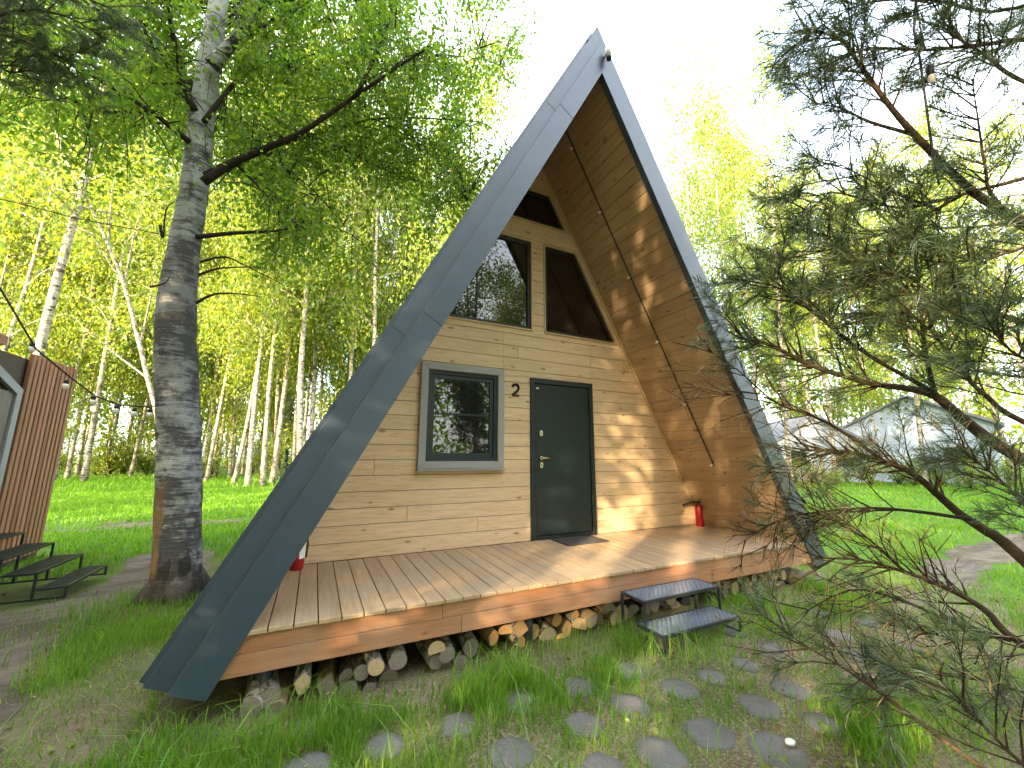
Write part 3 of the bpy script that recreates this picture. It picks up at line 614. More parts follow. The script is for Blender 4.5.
for x_, y_, r_, s_, e_, l_ in [(460, 300, 52, 'wedge', 'cut_pale', 'broad wedge of split wood behind a tuft of long grass'), (588, 320, 42, 'square', 'cut_grey', 'upright square split log with pale top, left end of the long heap'), (600, 372, 34, 'half', 'cut_grey', 'half log on the ground below the square split one'),
    (685, 270, 42, 'round', 'cut_grey', 'white birch log leftmost in the top row of the long heap'), (690, 328, 44, 'round', 'cut_grey', 'grey log on the ground under the leftmost birch log'), (752, 245, 38, 'round', 'cut_grey', 'second birch log in the top row of the long heap'), (820, 220, 40, 'round', 'cut_pale', 'pale yellow cut log third in the top row of the long heap'),
    (782, 310, 42, 'wedge', 'cut_grey', 'split wedge lying between the two low round logs'), (878, 272, 46, 'round', 'cut_grey', 'dark ended birch log with white bark ring low in the long heap'), (922, 190, 44, 'round', 'cut_grey', 'rightmost round log in the top row of the long heap')]:
    log(200+x_*sa, 620+y_*sa, r_*sa, s_, e_, l_, H2)
for x_, y_, r_, s_, e_, l_ in [(125, 282, 46, 'half', 'cut_pale', 'pale half log on top of the small heap'), (172, 302, 38, 'round', 'cut_grey', 'grey round log in the middle of the small heap'), (122, 335, 36, 'round', 'cut_grey', 'dark log under the pale half log'), (162, 372, 42, 'round', 'cut_grey', 'lowest log with white bark ring in the small heap'),
    (238, 340, 40, 'round', 'cut_grey', 'dark log leaning at the right of the small heap'), (285, 268, 42, 'round', 'cut_grey', 'white-barked log poking out right above the small heap')]:
    log(410+x_*sa, 590+y_*sa, r_*sa, s_, e_, l_, H3)
for i_, (x_, y_, r_, s_, e_) in enumerate([(378, 222, 40, 'wedge', 'cut_orange'), (445, 195, 38, 'half', 'cut_orange'), (515, 178, 40, 'square', 'cut_orange'), (512, 248, 36, 'wedge', 'cut_orange'), (575, 195, 38, 'round', 'cut_pale'), (648, 215, 44, 'round', 'cut_grey'), (684, 140, 30, 'round', 'cut_orange'), (720, 185, 44, 'wedge', 'cut_orange'), (705, 235, 34, 'half', 'cut_orange'),
    (760, 125, 38, 'wedge', 'cut_orange'), (790, 170, 44, 'half', 'cut_pale'), (845, 135, 40, 'halfd', 'cut_grey'), (895, 125, 34, 'round', 'cut_grey'), (940, 135, 36, 'wedge', 'cut_pale'), (880, 180, 36, 'half', 'cut_grey'), (930, 90, 40, 'square', 'cut_grey'), (985, 110, 42, 'round', 'cut_pale'), (1040, 105, 40, 'half', 'cut_grey'), (1090, 90, 42, 'wedge', 'cut_grey'), (1140, 70, 36, 'round', 'cut_grey'), (1185, 70, 40, 'half', 'cut_grey'), (1010, 160, 36, 'round', 'cut_grey'), (1075, 150, 36, 'round', 'cut_grey'), (1150, 130, 38, 'wedge', 'cut_grey'), (1215, 40, 34, 'round', 'cut_pale'), (1240, 85, 36, 'round', 'cut_grey'), (1290, 50, 34, 'half', 'cut_grey')]):
    log(410+x_*sa, 590+y_*sa, r_*sa, s_, e_, 'freshly split orange firewood in the heap left of the metal steps' if e_ == 'cut_orange' else ('pale round or split log in the heap left of the steps' if x_ < 980 and e_ == 'cut_pale' else 'weathered grey log in the heap beside and behind the metal steps' if e_ == 'cut_grey' else 'pale log in the shade behind the metal steps'), H4, .10 if x_ < 980 else .16)
for i_, (x_, y_, r_, s_, e_) in enumerate([(290, 308, 46, 'round', 'cut_pale'), (228, 342, 36, 'round', 'cut_grey'), (375, 275, 34, 'round', 'cut_pale'), (412, 240, 32, 'round', 'cut_grey'), (380, 335, 36, 'half', 'cut_orange'), (465, 318, 42, 'round', 'cut_grey'), (480, 262, 32, 'round', 'cut_grey'), (530, 300, 34, 'round', 'cut_grey'), (540, 245, 28, 'half', 'cut_pale'), (600, 225, 34, 'round', 'cut_pale'), (590, 282, 30, 'wedge', 'cut_grey'), (645, 248, 30, 'round', 'cut_grey'), (690, 262, 32, 'half', 'cut_pale'), (715, 228, 34, 'round', 'cut_grey'), (320, 240, 30, 'round', 'cut_grey'), (180, 290, 34, 'round', 'cut_grey')]):
    log(690+x_*.15625, 540+y_*.15625, r_*.15625, s_, e_, 'pale cut log in the heap under the right end of the deck' if e_ == 'cut_pale' else 'split orange log low in the heap under the right end of the deck' if e_ == 'cut_orange' else 'grey weathered log in the heap under the right end of the deck', H5, .07)
# ------------------------------------------------------------------ hut at the left with its steps
hut = thing('slatted_hut', 'red-brown slatted timber hut with a grey framed ornamental opening, at the left edge', 'hut', (-6.42, 4.0, -.42), 0)
sl_ = MB(); y = .92
while y < 2.1: sl_.box((0.0, y, -.02+.0), (.05, y+.072, 2.88), .004); y += .108
sl_.build('slat_cladding', 'red_slat_wood', hut)
hb = MB(); hb.box((-2.8, -2.6, -.1), (-.01, 2.14, 2.80)); hb.build('wall', 'dark_backing', hut)
up_ = MB(); up_.prism([(-2.9, -2.7, 2.83), (.12, -2.7, 2.83), (.12, -2.7, 2.95), (-1.4, -2.7, 3.9), (-2.9, -2.7, 2.95)], (0, 2.9, 0)); up_.build('roof', 'red_slat_wood', hut)
dfm = MB()
fr_ = [(-.35, .35), (.86, .35), (.86, 2.35), (.25, 2.62), (-.35, 2.35)]
def yz_frame(poly, wd_, x0, x1):
    m = MB(); frame(m, poly, wd_, 0, 1, 0); m.v = [(lerp(x0, x1, b), a, c) for a, b, c in m.v]; return m
dw = yz_frame(fr_, .11, .05, .0).build('opening', 'casing_paint', hut)
pm = MB().box((.004, -.24, .46), (.02, .75, 2.3)); pm.build('board_panel', 'old_grey_wood', dw)
for s_ in (.28, .18): yz_frame([(.28, 1.35-s_*1.6), (.28+s_*1.2, 1.35), (.28, 1.35+s_*1.6), (.28-s_*1.2, 1.35)], .05, .035, .0195).build('ornament', 'label_paper', dw)
steps('hut_steps', 'black metal steps with four low treads beside the slatted hut', (-5.32, 3.58, -.46), R(90), [(.12, -.42, -.20), (.28, -.17, .08), (.44, .11, .36), (.58, .39, .95)], .92, 'hut_step_metal', 0.0)
# ------------------------------------------------------------------ trees
def curve(pts, n=6):
    pts = [Vector(p) for p in pts]; out = []
    for i in range(len(pts)-1):
        p0, p1, p2, p3 = pts[max(i-1, 0)], pts[i], pts[i+1], pts[min(i+2, len(pts)-1)]
        for q in range(n):
            t = q/n; out.append(.5*((2*p1)+(p2-p0)*t+(2*p0-5*p1+4*p2-p3)*t*t+(-p0+3*p1-3*p2+p3)*t**3))
    out.append(pts[-1]); return out
def rdir(): return Vector(rng.normal(size=3)).normalized()
def birch_proto(h, r0, seed, nl=22, nleaf=5200, leaf_sz=.14, lo=.28, spread=.2, mat='wood_leaf', bk='birch_bark'):
    random.seed(seed); mb = MB(); lean = Vector((random.uniform(-.07, .07), random.uniform(-.07, .07), 1))
    tr = curve([lean*h*q+Vector((random.uniform(-.08, .08)*(q > 0), random.uniform(-.08, .08)*(q > 0), 0))*h*.12*(1-q*.5) for q in (0, .2, .4, .6, .8, 1)], 3)
    m = len(tr); rad = [r0*(1-i/(m-1))**.8*1.0+.008 for i in range(m)]; rad[0] *= 1.25; mb.tube(tr, rad, 7)
    anchors = []
    for q in range(nl):
        f = lo+(1-lo)*(q+random.random())/nl*.98; i = f*(m-1); b = tr[int(i)].lerp(tr[min(int(i)+1, m-1)], i % 1); a = random.random()*2*math.pi
        L = h*spread*(1.1-.75*abs(f-.45))*random.uniform(.6, 1.15); d = Vector((math.cos(a), math.sin(a), random.uniform(.35, 1.0))).normalized()
        lp_ = [b+d*L*s+Vector((0, 0, -L*.28*s*s)) for s in (0, .3, .6, 1)]; mb.tube(lp_, [rad[int(i)]*.38+.004, .018*h/14, .012*h/14, .004], 4, False)
        for s in range(3):
            c = lp_[1].lerp(lp_[3], random.random()); e = c+(rdir()*.7+Vector((0, 0, -.35)))*L*.45; mb.tube([c, c.lerp(e, .5)+Vector((0, 0, .05*L)), e], [.008, .006, .003], 3, False); anchors += [(c, e)]
        anchors += [(lp_[1], lp_[3])]*2
    A = np.array([[*a, *b] for a, b in anchors]); k_ = rng.integers(0, len(A), nleaf); t_ = rng.random((nleaf, 1))
    P = A[k_, :3]*(1-t_)+A[k_, 3:]*t_; sc = h*.028; P = P+rng.normal(size=P.shape)*np.array([sc, sc, sc*.9]); P[:, 2] -= np.abs(rng.normal(size=nleaf))*h*.018
    root = bpy.data.objects.new('birch_tree', None); COL.objects.link(root)
    mb.build('trunk', bk, root); leaves('crown', P, leaf_sz, mat, root, .4); return root
PROT = [birch_proto(13.5, .10, 1, lo=.25, nleaf=9000), birch_proto(15, .115, 2, lo=.3, nleaf=10000), birch_proto(12, .08, 3, lo=.18, nleaf=9000), birch_proto(16, .125, 4, lo=.33, nleaf=11000), birch_proto(11, .07, 5, nl=18, nleaf=8000, lo=.12), birch_proto(14, .09, 6, nl=18, nleaf=5200, lo=.25, leaf_sz=.11)]
_used = [False]*6
def place_tree(i, x, y, s, rz, label, group=None, tall=1.0, name='birch_tree', cat='birch tree'):
    if not _used[i]: o = PROT[i]; _used[i] = True
    else: o = copy_tree(PROT[i])
    o.name = name; o.location = (x, y, gzf(x, y)-.03); o.scale = (s, s, s*tall); o.rotation_euler = (0, 0, rz); return tag(o, label, cat, group)
random.seed(21)
WOOD = 'birches of the sunlit wood behind the lawn'
SPOT = [(18, 470, 11.5, 3, 1.05, 'thick pale birch at the left edge rising behind the slatted hut'), (82, 490, 21, 1, 1.15, 'bright white birch standing clear between the hut and the big dark trunk'),
 (205, 490, 22, 0, 1.0, 'slim birch just right of the big dark trunk'), (228, 489, 25, 4, 1.2, 'thin birch second to the right of the big dark trunk'), (247, 490, 19.5, 1, 1.05, 'leaning white birch, left one of a close pair near the cabin roof'),
 (262, 490, 19.5, 3, .95, 'upright white birch, right one of a close pair near the cabin roof'), (128, 489, 26, 5, 1.1, 'slender birch directly left of the big dark trunk'), (102, 489, 27, 0, 1.1, 'thin shaded birch behind the bright white one')]
TREES_XY = []
for px, py, dep, i, s, lab in SPOT:
    p = at(px, py, dep); place_tree(i, p.x, p.y, s, random.random()*6, lab, WOOD, 1.55); TREES_XY.append((p.x, p.y))
cnt = 0
for q in range(400):
    if cnt >= 120: break
    px = random.uniform(-150, 470); dep = random.uniform(22, 52) if q % 3 else random.uniform(19, 28); p = at(px, 470, dep)
    if min(math.hypot(p.x-a, p.y-b) for a, b in TREES_XY) < 1.5: continue
    TREES_XY.append((p.x, p.y)); cnt += 1
    place_tree(random.randrange(6), p.x, p.y, random.uniform(.8, 1.3), random.random()*6, 'slender birch among the crowd of thin trunks deeper in the wood', WOOD, random.uniform(1.4, 2.0))
RB = 'trees beyond the right side of the cabin'
for px, dep, i, s, lab in [(735, 17, 5, 1.0, 'sparse birch against the white sky right of the roof peak'), (722, 22, 0, 1.05, 'bright green birch showing just past the right roof edge'), (760, 27, 5, 1.15, 'thin-leaved tall birch left of the pine branches'), (835, 22, 3, .9, 'birch with orange lit trunk behind the pine twigs'), (965, 26, 1, 1.0, 'birch trunk with orange sunlit bark behind the pale wall'),
    (870, 30, 2, 1.3, 'yellow-green birch glowing behind the middle of the pine'), (925, 20, 0, 1.0, 'bright yellow birch crown behind the top of the pine'), (1000, 34, 4, 1.4, 'birch at the far right behind the pine'), (800, 36, 2, 1.2, 'low leafy birch by the white house'), (905, 40, 1, 1.1, 'tall birch above the pale blue wall'), (1040, 22, 3, 1.0, 'birch just beyond the right picture edge'), (850, 44, 0, 1.2, 'distant birch between the two far houses'), (1090, 30, 0, 1.2, 'birch beyond the right picture edge by the road'), (885, 25, 2, 1.2, 'bushy birch glowing yellow just left of the bulb cable'), (945, 31, 1, 1.25, 'tall birch right of the bulb cable among the pine needles'), (985, 24, 0, 1.1, 'leafy birch behind the dense middle of the pine'), (815, 29, 0, 1.05, 'green birch directly above the white house'), (702, 17, 5, 1.0, 'thin pale birch showing closest to the right roof slope'), (765, 21, 0, 1.15, 'tall pale birch left of the pine with a hazy crown'), (790, 17, 5, 1.1, 'slim birch whose twigs fade into the white sky'), (825, 24, 1, 1.1, 'tall yellow-green birch behind the tip of the topmost pine branch'), (748, 30, 3, 1.3, 'far tall birch low between the roof and the white house'), (1015, 27, 3, 1.2, 'leafy birch at the right picture edge behind pine needles')]:
    p = at(px, 480, dep); place_tree(i, p.x, p.y, s, random.random()*6, lab, RB, 1.45)
# trees on the sun side and behind the photographer: they shade the yard and show in the panes
perp = Vector((-SUNXY.y, SUNXY.x)); BACK = 'birches behind the photographer'
BACKROOTS = []
for row, (dist, n_, s0) in enumerate([(11.5, 10, .82), (13.4, 10, .95), (15.5, 10, .95), (20, 9, 1.1)]):
    for q in range(n_):
        o_ = (q-(n_-1)/2)*2.6+random.uniform(-.6, .6)+(row % 2)*1.2
        p = SUNXY*dist*random.uniform(.92, 1.08)+perp*o_+Vector((0, .5))
        if -p.x*.57+p.y*.82 > 11: continue
        if -1.7 < o_ < 1.5: continue
        low_ = .58 if 2.6 < o_ < 7.5 else 1
        s_ = s0*random.uniform(.85, 1.1)*low_; BACKROOTS.append(place_tree([0, 2, 4, 2, 1, 0][random.randrange(6)], p.x, p.y, s_, random.random()*6, 'unseen leafy birch added on the sun side to shade the porch', BACK))
for dist, o_, i_, s_ in [(9.2, -2.5, 2, .9), (12.3, -2.6, 2, 1.0), (9.8, .7, 3, 1.15), (11.6, -.3, 3, 1.25), (13.2, .9, 3, 1.3), (13.6, -1.4, 1, 1.35), (22, -.3, 5, 1.2)]:  # unseen trees added to limit the sun to a band of porch wall
    p = SUNXY*dist+perp*o_; BACKROOTS.append(place_tree(i_, p.x, p.y, s_, random.random()*6, 'unseen leafy birch added on the sun side to shade the porch', BACK))
for q in range(22):
    p = Vector((-14+q*1.7, -13-random.uniform(0, 8))); BACKROOTS.append(place_tree(random.randrange(4), p.x, p.y, random.uniform(.9, 1.3), random.random()*6, 'unseen leafy birch added on the sun side to shade the porch', BACK))
# undergrowth
def shrub_proto(seed, n, w_, h_, mat):
    random.seed(seed); mb = MB(); A = []
    for q in range(14):
        a = random.random()*6.283; e = Vector((math.cos(a)*w_*random.uniform(.2, 1), math.sin(a)*w_*random.uniform(.2, 1), h_*random.uniform(.5, 1))); mb.tube([(0, 0, 0), e*.5+Vector((0, 0, h_*.12)), e], [.02, .012, .004], 4, False); A.append(e)
    A = np.array(A); t_ = rng.random((n, 1))**.6; P = A[rng.integers(0, 14, n)]*t_+rng.normal(size=(n, 3))*np.array([w_*.16, w_*.16, h_*.1]); P[:, 2] = np.abs(P[:, 2])
    root = bpy.data.objects.new('shrub', None); COL.objects.link(root); mb.build('stems', 'twig_bark', root); leaves('foliage', P, .11, mat, root); return root
SH = [shrub_proto(31, 1300, 1.2, 2.0, 'bush_leaf'), shrub_proto(32, 1500, 1.5, 3.2, 'wood_leaf')]
su = [0, 0]; random.seed(5)
def place_shrub(i, x, y, s, lab, grp):
    o = SH[i] if not su[i] else copy_tree(SH[i]); su[i] = 1; o.location = (x, y, gzf(x, y)-.03); o.scale = (s, s, s*random.uniform(.7, 1.1)); o.rotation_euler = (0, 0, random.random()*6); tag(o, lab, 'shrub', grp)
for q in range(70):
    p = at(random.uniform(-120, 440), 470, random.uniform(24, 50)); place_shrub(random.randrange(2), p.x, p.y, random.uniform(.7, 1.5), 'yellow-green undergrowth shrub between the birch trunks of the wood', 'shrubs in the wood behind the lawn')
for q in range(34):
    p = at(random.uniform(720, 1150), 470, random.uniform(26, 58)); place_shrub(random.randrange(2), p.x, p.y, random.uniform(.6, 1.5), 'leafy shrub at the back of the right-hand lawn', 'shrubs at the back of the right lawn')
for q in range(7):  # unseen bushes added to block low sun from the deck
    p = SUNXY*random.uniform(8.3, 10)+perp*(-2.4+q*.85); place_shrub(q % 2, p.x, p.y, .95 if q % 2 else 1.3, 'unseen bush added on the sun side to keep low sun off the deck', 'unseen bushes added to block low sun')
for q in range(9):
    p = at(775+q*29+random.uniform(-8, 8), 470, random.uniform(20, 22.5)); place_shrub(q % 2, p.x, p.y, random.uniform(.55, 1.0), 'low shrub on the right lawn in front of the far houses', 'shrubs before the far houses')
for q in range(16):
    p = at(random.uniform(735, 1060), 470, random.uniform(19, 24)); place_shrub(random.randrange(2), p.x, p.y, random.uniform(.35, .8), 'low shrub on the right lawn in front of the far houses', 'shrubs before the far houses')
# far wood: too dense to count
n_ = 120000; az = rng.uniform(R(-50), R(110), n_); rr_ = rng.uniform(54, 80, n_); ang = az; hx = rng.random(n_)**1.1*34
V_ = np.stack([CAM.x+np.sin(ang)*rr_, CAM.y+np.cos(ang)*rr_, -.5+hx], 1); cl = vnoise(ang*60+50, hx*.5+9, 1.0, 77); azr = np.degrees(ang)
keep = (cl > .40+hx*.006) & ((azr < 28) | (hx < 12+3*np.sin(ang*30)) | ((azr > 62) & (hx < 26+4*np.sin(ang*22)))); V_ = V_[keep]
kind(leaves('far_wood', V_, .55, 'wood_leaf', None), 'stuff')
n_ = 26000; ang = rng.uniform(R(110), R(310), n_); rr_ = rng.uniform(30, 45, n_); hx = rng.random(n_)*12
kind(leaves('far_wood', np.stack([CAM.x+np.sin(ang)*rr_, CAM.y+np.cos(ang)*rr_, -.5+hx], 1), .6, 'birch_leaf', None), 'stuff')
# small dark conifer by the roof
cf = thing('young_conifer', 'small dark green conifer standing behind the left roof slope', 'conifer'); p = at(283, 488, 16); cf.location = (p.x, p.y, gzf(p.x, p.y))
n_ = 2600; h_ = rng.random(n_)**1.2; a_ = rng.random(n_)*6.283; r_ = (1-h_)*.45*np.sqrt(rng.random(n_))*(0.7+.3*np.sin(h_*40)); leaves('crown', np.stack([r_*np.cos(a_), r_*np.sin(a_), .1+h_*1.75], 1), .08, 'conifer_leaf', cf, .2, .4, .25)
MB().tube([(0, 0, 0), (0, 0, 1.8)], [.035, .005], 6).build('trunk', 'pine_bark', cf)
# ---- the big birch beside the cabin
bb = thing('big_birch', 'big dark-barked birch with spreading limbs left of the cabin', 'birch tree'); bx, by = -3.89, 2.32; bb.location = (bx, by, gzf(bx, by)-.05)
BO = Vector(bb.location); bt = MB()
TP = [(176, 640), (178, 603), (180, 560), (182, 500), (182, 440), (180, 380), (179, 315), (187, 250), (193, 215), (199, 176), (206, 110), (214, 50), (222, 0), (232, -70), (240, -160)]
RD = [.31, .228, .203, .192, .188, .186, .182, .148, .14, .135, .128, .11, .10, .08, .06]
pts = [ony(x-3, y, 2.32) for x, y in TP]; pts = [q-BO for q in pts]; bt.tube(curve(pts, 5), np.interp(np.linspace(0, len(RD)-1, (len(RD)-1)*5+1), range(len(RD)), RD).tolist(), 18, True, True, .07)
for a in (0.5, 1.9, 3.4, 5.0): # root flare
    b0 = pts[1]; e = Vector((b0.x+math.cos(a)*.34, b0.y+math.sin(a)*.34, .03)); bt.tube([b0+Vector((math.cos(a)*.06, math.sin(a)*.06, .26)), b0+Vector((math.cos(a)*.2, math.sin(a)*.2, .10)), e], [.15, .11, .03], 8)
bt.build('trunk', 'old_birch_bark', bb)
LIMBS = [ # polyline in image space, start depth, end depth, start radius
 ([(203, 182), (230, 165), (262, 150), (300, 133), (335, 110), (357, 95), (405, 62), (425, 50)], 4.35, 4.9, .047), ([(357, 95), (372, 62), (388, 25), (395, -15)], 4.7, 5.2, .03),
 ([(205, 175), (240, 158), (275, 146), (330, 130), (375, 119), (420, 118), (482, 122)], 4.5, 5.9, .034), ([(204, 122), (222, 98), (240, 78), (270, 62), (296, 60), (330, 48)], 4.6, 5.3, .032),
 ([(212, 66), (226, 50), (243, 30), (255, 5), (262, -30)], 4.75, 4.8, .085), ([(250, 18), (262, 5), (300, -2), (360, -20)], 4.8, 5.2, .03),
 ([(194, 110), (183, 85), (178, 55), (170, 20), (164, -20)], 4.5, 4.2, .045), ([(186, 92), (172, 72), (158, 50), (143, 28), (128, -5)], 4.5, 4.1, .03),
 ([(190, 142), (172, 128), (152, 112), (100, 80), (62, 58), (20, 35)], 4.4, 3.7, .035), ([(152, 112), (125, 112), (98, 111), (68, 98), (45, 80)], 4.2, 3.8, .02),
 ([(196, 237), (235, 233), (275, 231), (312, 223)], 4.2, 4.5, .028), ([(200, 262), (225, 257), (250, 268), (290, 288)], 4.15, 4.4, .014), ([(196, 303), (215, 294), (240, 294), (262, 297)], 4.1, 4.3, .016), ([(198, 275), (222, 268), (262, 267)], 4.1, 4.3, .016),
 ([(236, 163), (262, 190), (285, 212), (300, 228)], 4.45, 4.6, .016), ([(260, 150), (290, 172), (318, 195), (352, 235)], 4.5, 5.0, .014), ([(160, 225), (163, 238), (166, 210), (174, 202)], 4.05, 4.1, .014), ([(150, 287), (165, 283), (170, 276)], 4.0, 4.1, .012),
 ([(240, 40), (290, 10), (340, -20)], 4.8, 5.6, .03), ([(300, 133), (345, 150), (385, 170), (430, 185)], 4.7, 5.8, .016), ([(375, 119), (420, 145), (455, 180)], 5.2, 5.8, .012), ([(405, 62), (445, 55), (485, 60)], 4.9, 5.7, .014)]
DEAD = {10, 11, 12, 13, 16, 17}
lm_ = []; A = []
for i, (pl, d0, d1, r0) in enumerate(LIMBS):
    n_ = len(pl); P3 = curve([at(x, y, lerp(d0, d1, j/(n_-1)))-BO for j, (x, y) in enumerate(pl)], 3); m = len(P3)
    mb = MB(); mb.tube(P3, [r0*(1-.8*j/(m-1)) for j in range(m)], 7)
    random.seed(100+i); tw = []
    if i not in DEAD:
        L = sum((P3[j+1]-P3[j]).length for j in range(m-1))
        for q in range(int(9+L*9)):
            j = random.randint(int(m*.25), m-1); b = P3[j]; e = b+(rdir()+Vector((0, .2, -.1)))*random.uniform(.25, .75); md = b.lerp(e, .5)+Vector((0, 0, .06)); e2 = e+Vector((random.uniform(-.12, .12), random.uniform(-.12, .12), -random.uniform(.1, .5)))
            mb.tube([b, md, e, e2], [.008, .006, .004, .002], 4, False); A += [(md, e), (e, e2), (e, e2)]
    mb.build('limb', 'twig_bark' if r0 < .08 else 'big_birch_bark', bb)
CRP = [(-30, -30), (528, -30), (524, 60), (505, 95), (515, 140), (490, 175), (440, 215), (400, 240), (370, 265), (320, 250), (285, 215), (240, 190), (150, 130), (90, 140), (40, 110), (-30, 120)]
LP = [Vector(v_) for o_ in bb.children if o_.name.startswith('limb') for v_ in [q_.co for q_ in list(o_.data.vertices)[::9]]]
tw_ = MB(); random.seed(909); k_ = 0
while k_ < 460:
    x, y = random.uniform(-30, 528), random.uniform(-30, 265)
    if not in_poly(np.array([x]), np.array([y]), CRP)[0] or (vnoise(np.array([x*.03+9]), np.array([y*.03+9]), 1, 61)[0] < .3): continue
    k_ += 1; e = at(x, y, 4.6+random.random()**.8*3.0)-BO; b = min(LP, key=lambda v_: (v_-e).length); md = b.lerp(e, .55)+Vector((0, 0, .12)); e2 = e+Vector((random.uniform(-.15, .15), random.uniform(-.15, .15), -random.uniform(.15, .5)))
    tw_.tube([b, md, e, e2], [.010, .007, .004, .002], 4, False); A += [(b.lerp(md, .6), e), (e, e2), (e, e2), (e, e2)]
tw_.build('twigs', 'twig_bark', bb)
A = np.array([[*a, *b] for a, b in A]); nl_ = 90000; k_ = rng.integers(0, len(A), nl_); t_ = rng.random((nl_, 1))*1.1
P = A[k_, :3]*(1-t_)+A[k_, 3:]*t_+rng.normal(size=(nl_, 3))*.11
_w = P+np.array(BO)-np.array(CAM); _d = _w@np.array(_f); _x = 512+FPX*(_w@np.array(_r))/_d; _y = 384-FPX*(_w@np.array(_u))/_d
_tx = np.interp(_y, [p_[1] for p_ in reversed(TP)], [p_[0] for p_ in reversed(TP)]); _ly = np.interp(_x, [203, 230, 262, 300, 335, 357, 405, 425], [182, 165, 150, 133, 110, 95, 62, 50]); P = P[~((np.abs(_y-_ly) < 8) & (_x > 203) & (_x < 425) & (_d < 4.9) & (rng.random(nl_) < .85)) & ~((np.abs(_x-_tx) < 24) & (_d < 5.0) & (rng.random(nl_) < .85))]
leaves('crown', P, .052, 'birch_leaf', bb, .5)
# upper crown above the picture
n_ = 16000; P = np.stack([rng.normal(-.2, 1.7, n_), rng.normal(.3, 1.6, n_), rng.uniform(6.6, 12, n_)], 1); c_ = vnoise(P[:, 0]*1.6+30, P[:, 1]*1.6+P[:, 2]*1.1+30, 1, 3); P = P[c_ > .42]; leaves('upper_crown', P, .06, 'birch_leaf', bb, .5)
ub = MB(); ub.tube([pts[-1], pts[-1]+Vector((-.1, .2, 3.5))], [.06, .01], 7)
for q in range(26):
    a = random.random()*6.28; z_ = random.uniform(-1.2, 3); b = pts[-1].lerp(pts[-1]+Vector((-.1, .2, 3.5)), max(0, z_/3.5))+Vector((0, 0, min(z_, 0))); ub.tube([b, b+Vector((math.cos(a), math.sin(a), .6))*.8, b+Vector((math.cos(a), math.sin(a), .55))*1.8], [.03, .02, .006], 4, False)
ub.build('upper_limbs', 'twig_bark', bb)
# bent thin birch left of it
bn = thing('bent_birch', 'thin birch bent in an arc left of the big dark trunk', 'birch tree'); p = at(168, 492, 12.5); bn.location = (p.x, p.y, gzf(p.x, p.y)-.03); O_ = Vector(bn.location); mb = MB()
pl = [(168, 495), (158, 420), (148, 380), (136, 330), (124, 285), (108, 245), (85, 195), (66, 160), (50, 110), (44, 60)]; P3 = curve([at(x, y, 12.5+.1*j)-O_ for j, (x, y) in enumerate(pl)], 3); m = len(P3); mb.tube(P3, [.075*(1-.8*j/(m-1)) for j in range(m)], 8); A = []
for (x0, y0, x1, y1, x2, y2) in [(150, 380, 110, 350, 85, 330), (124, 285, 92, 235, 70, 225), (124, 285, 135, 230, 148, 190), (108, 245, 112, 190, 125, 150), (85, 195, 60, 190, 30, 185), (140, 345, 150, 300, 155, 260), (66, 160, 90, 120, 105, 90), (50, 110, 20, 80, 0, 60)]:
    a, b, c = [at(q, r_, 13)-O_ for q, r_ in ((x0, y0), (x1, y1), (x2, y2))]; mb.tube([a, b, c], [.035, .022, .006], 5, False); A.append((b, c)); A.append((a, c))
    for q in range(4): e = b.lerp(c, random.random()); f_ = e+rdir()*.8; mb.tube([e, f_], [.012, .004], 4, False); A.append((e, f_))
mb.build('trunk', 'birch_bark', bn); A = np.array([[*a, *b] for a, b in A]); n_ = 4200; k_ = rng.integers(0, len(A), n_); t_ = rng.random((n_, 1)); leaves('crown', A[k_, :3]*(1-t_)+A[k_, 3:]*t_+rng.normal(size=(n_, 3))*.4, .085, 'wood_leaf', bn, .4)
# ---- pines
def needle_mesh(name, segs, per_m, ln, parent, mat, wdt=.0018, spread=.9):
    Ps, Ds = [], []
    for a, b, w0 in segs:
        a, b = np.array(a), np.array(b); L = np.linalg.norm(b-a); n = max(3, int(L*per_m*w0)); t = rng.random((n, 1))**.5; ax = (b-a)/max(L, 1e-6)
        rd = rng.normal(size=(n, 3)); rd -= (rd@ax)[:, None]*ax; rd = unit(rd); Ps.append(a+(b-a)*t); Ds.append(unit(ax*rng.uniform(.55, 1.3, (n, 1))+rd*spread*.85))
    P = np.concatenate(Ps); Dv = np.concatenate(Ds); n = len(P); x = unit(np.cross(Dv, rng.normal(size=(n, 3))))*wdt; L = (ln*rng.uniform(.65, 1.15, n))[:, None]; bend = np.array([0, 0, -1])*L*.12
    V = np.stack([P-x*.6, P+x*.6, P+Dv*L*.55+x+bend*.2, P+Dv*L*.55-x+bend*.2, P+Dv*L+bend], 1)
    return np_mesh(name, V, 5, [(0, 1, 2, 3), (3, 2, 4)], mat, parent)
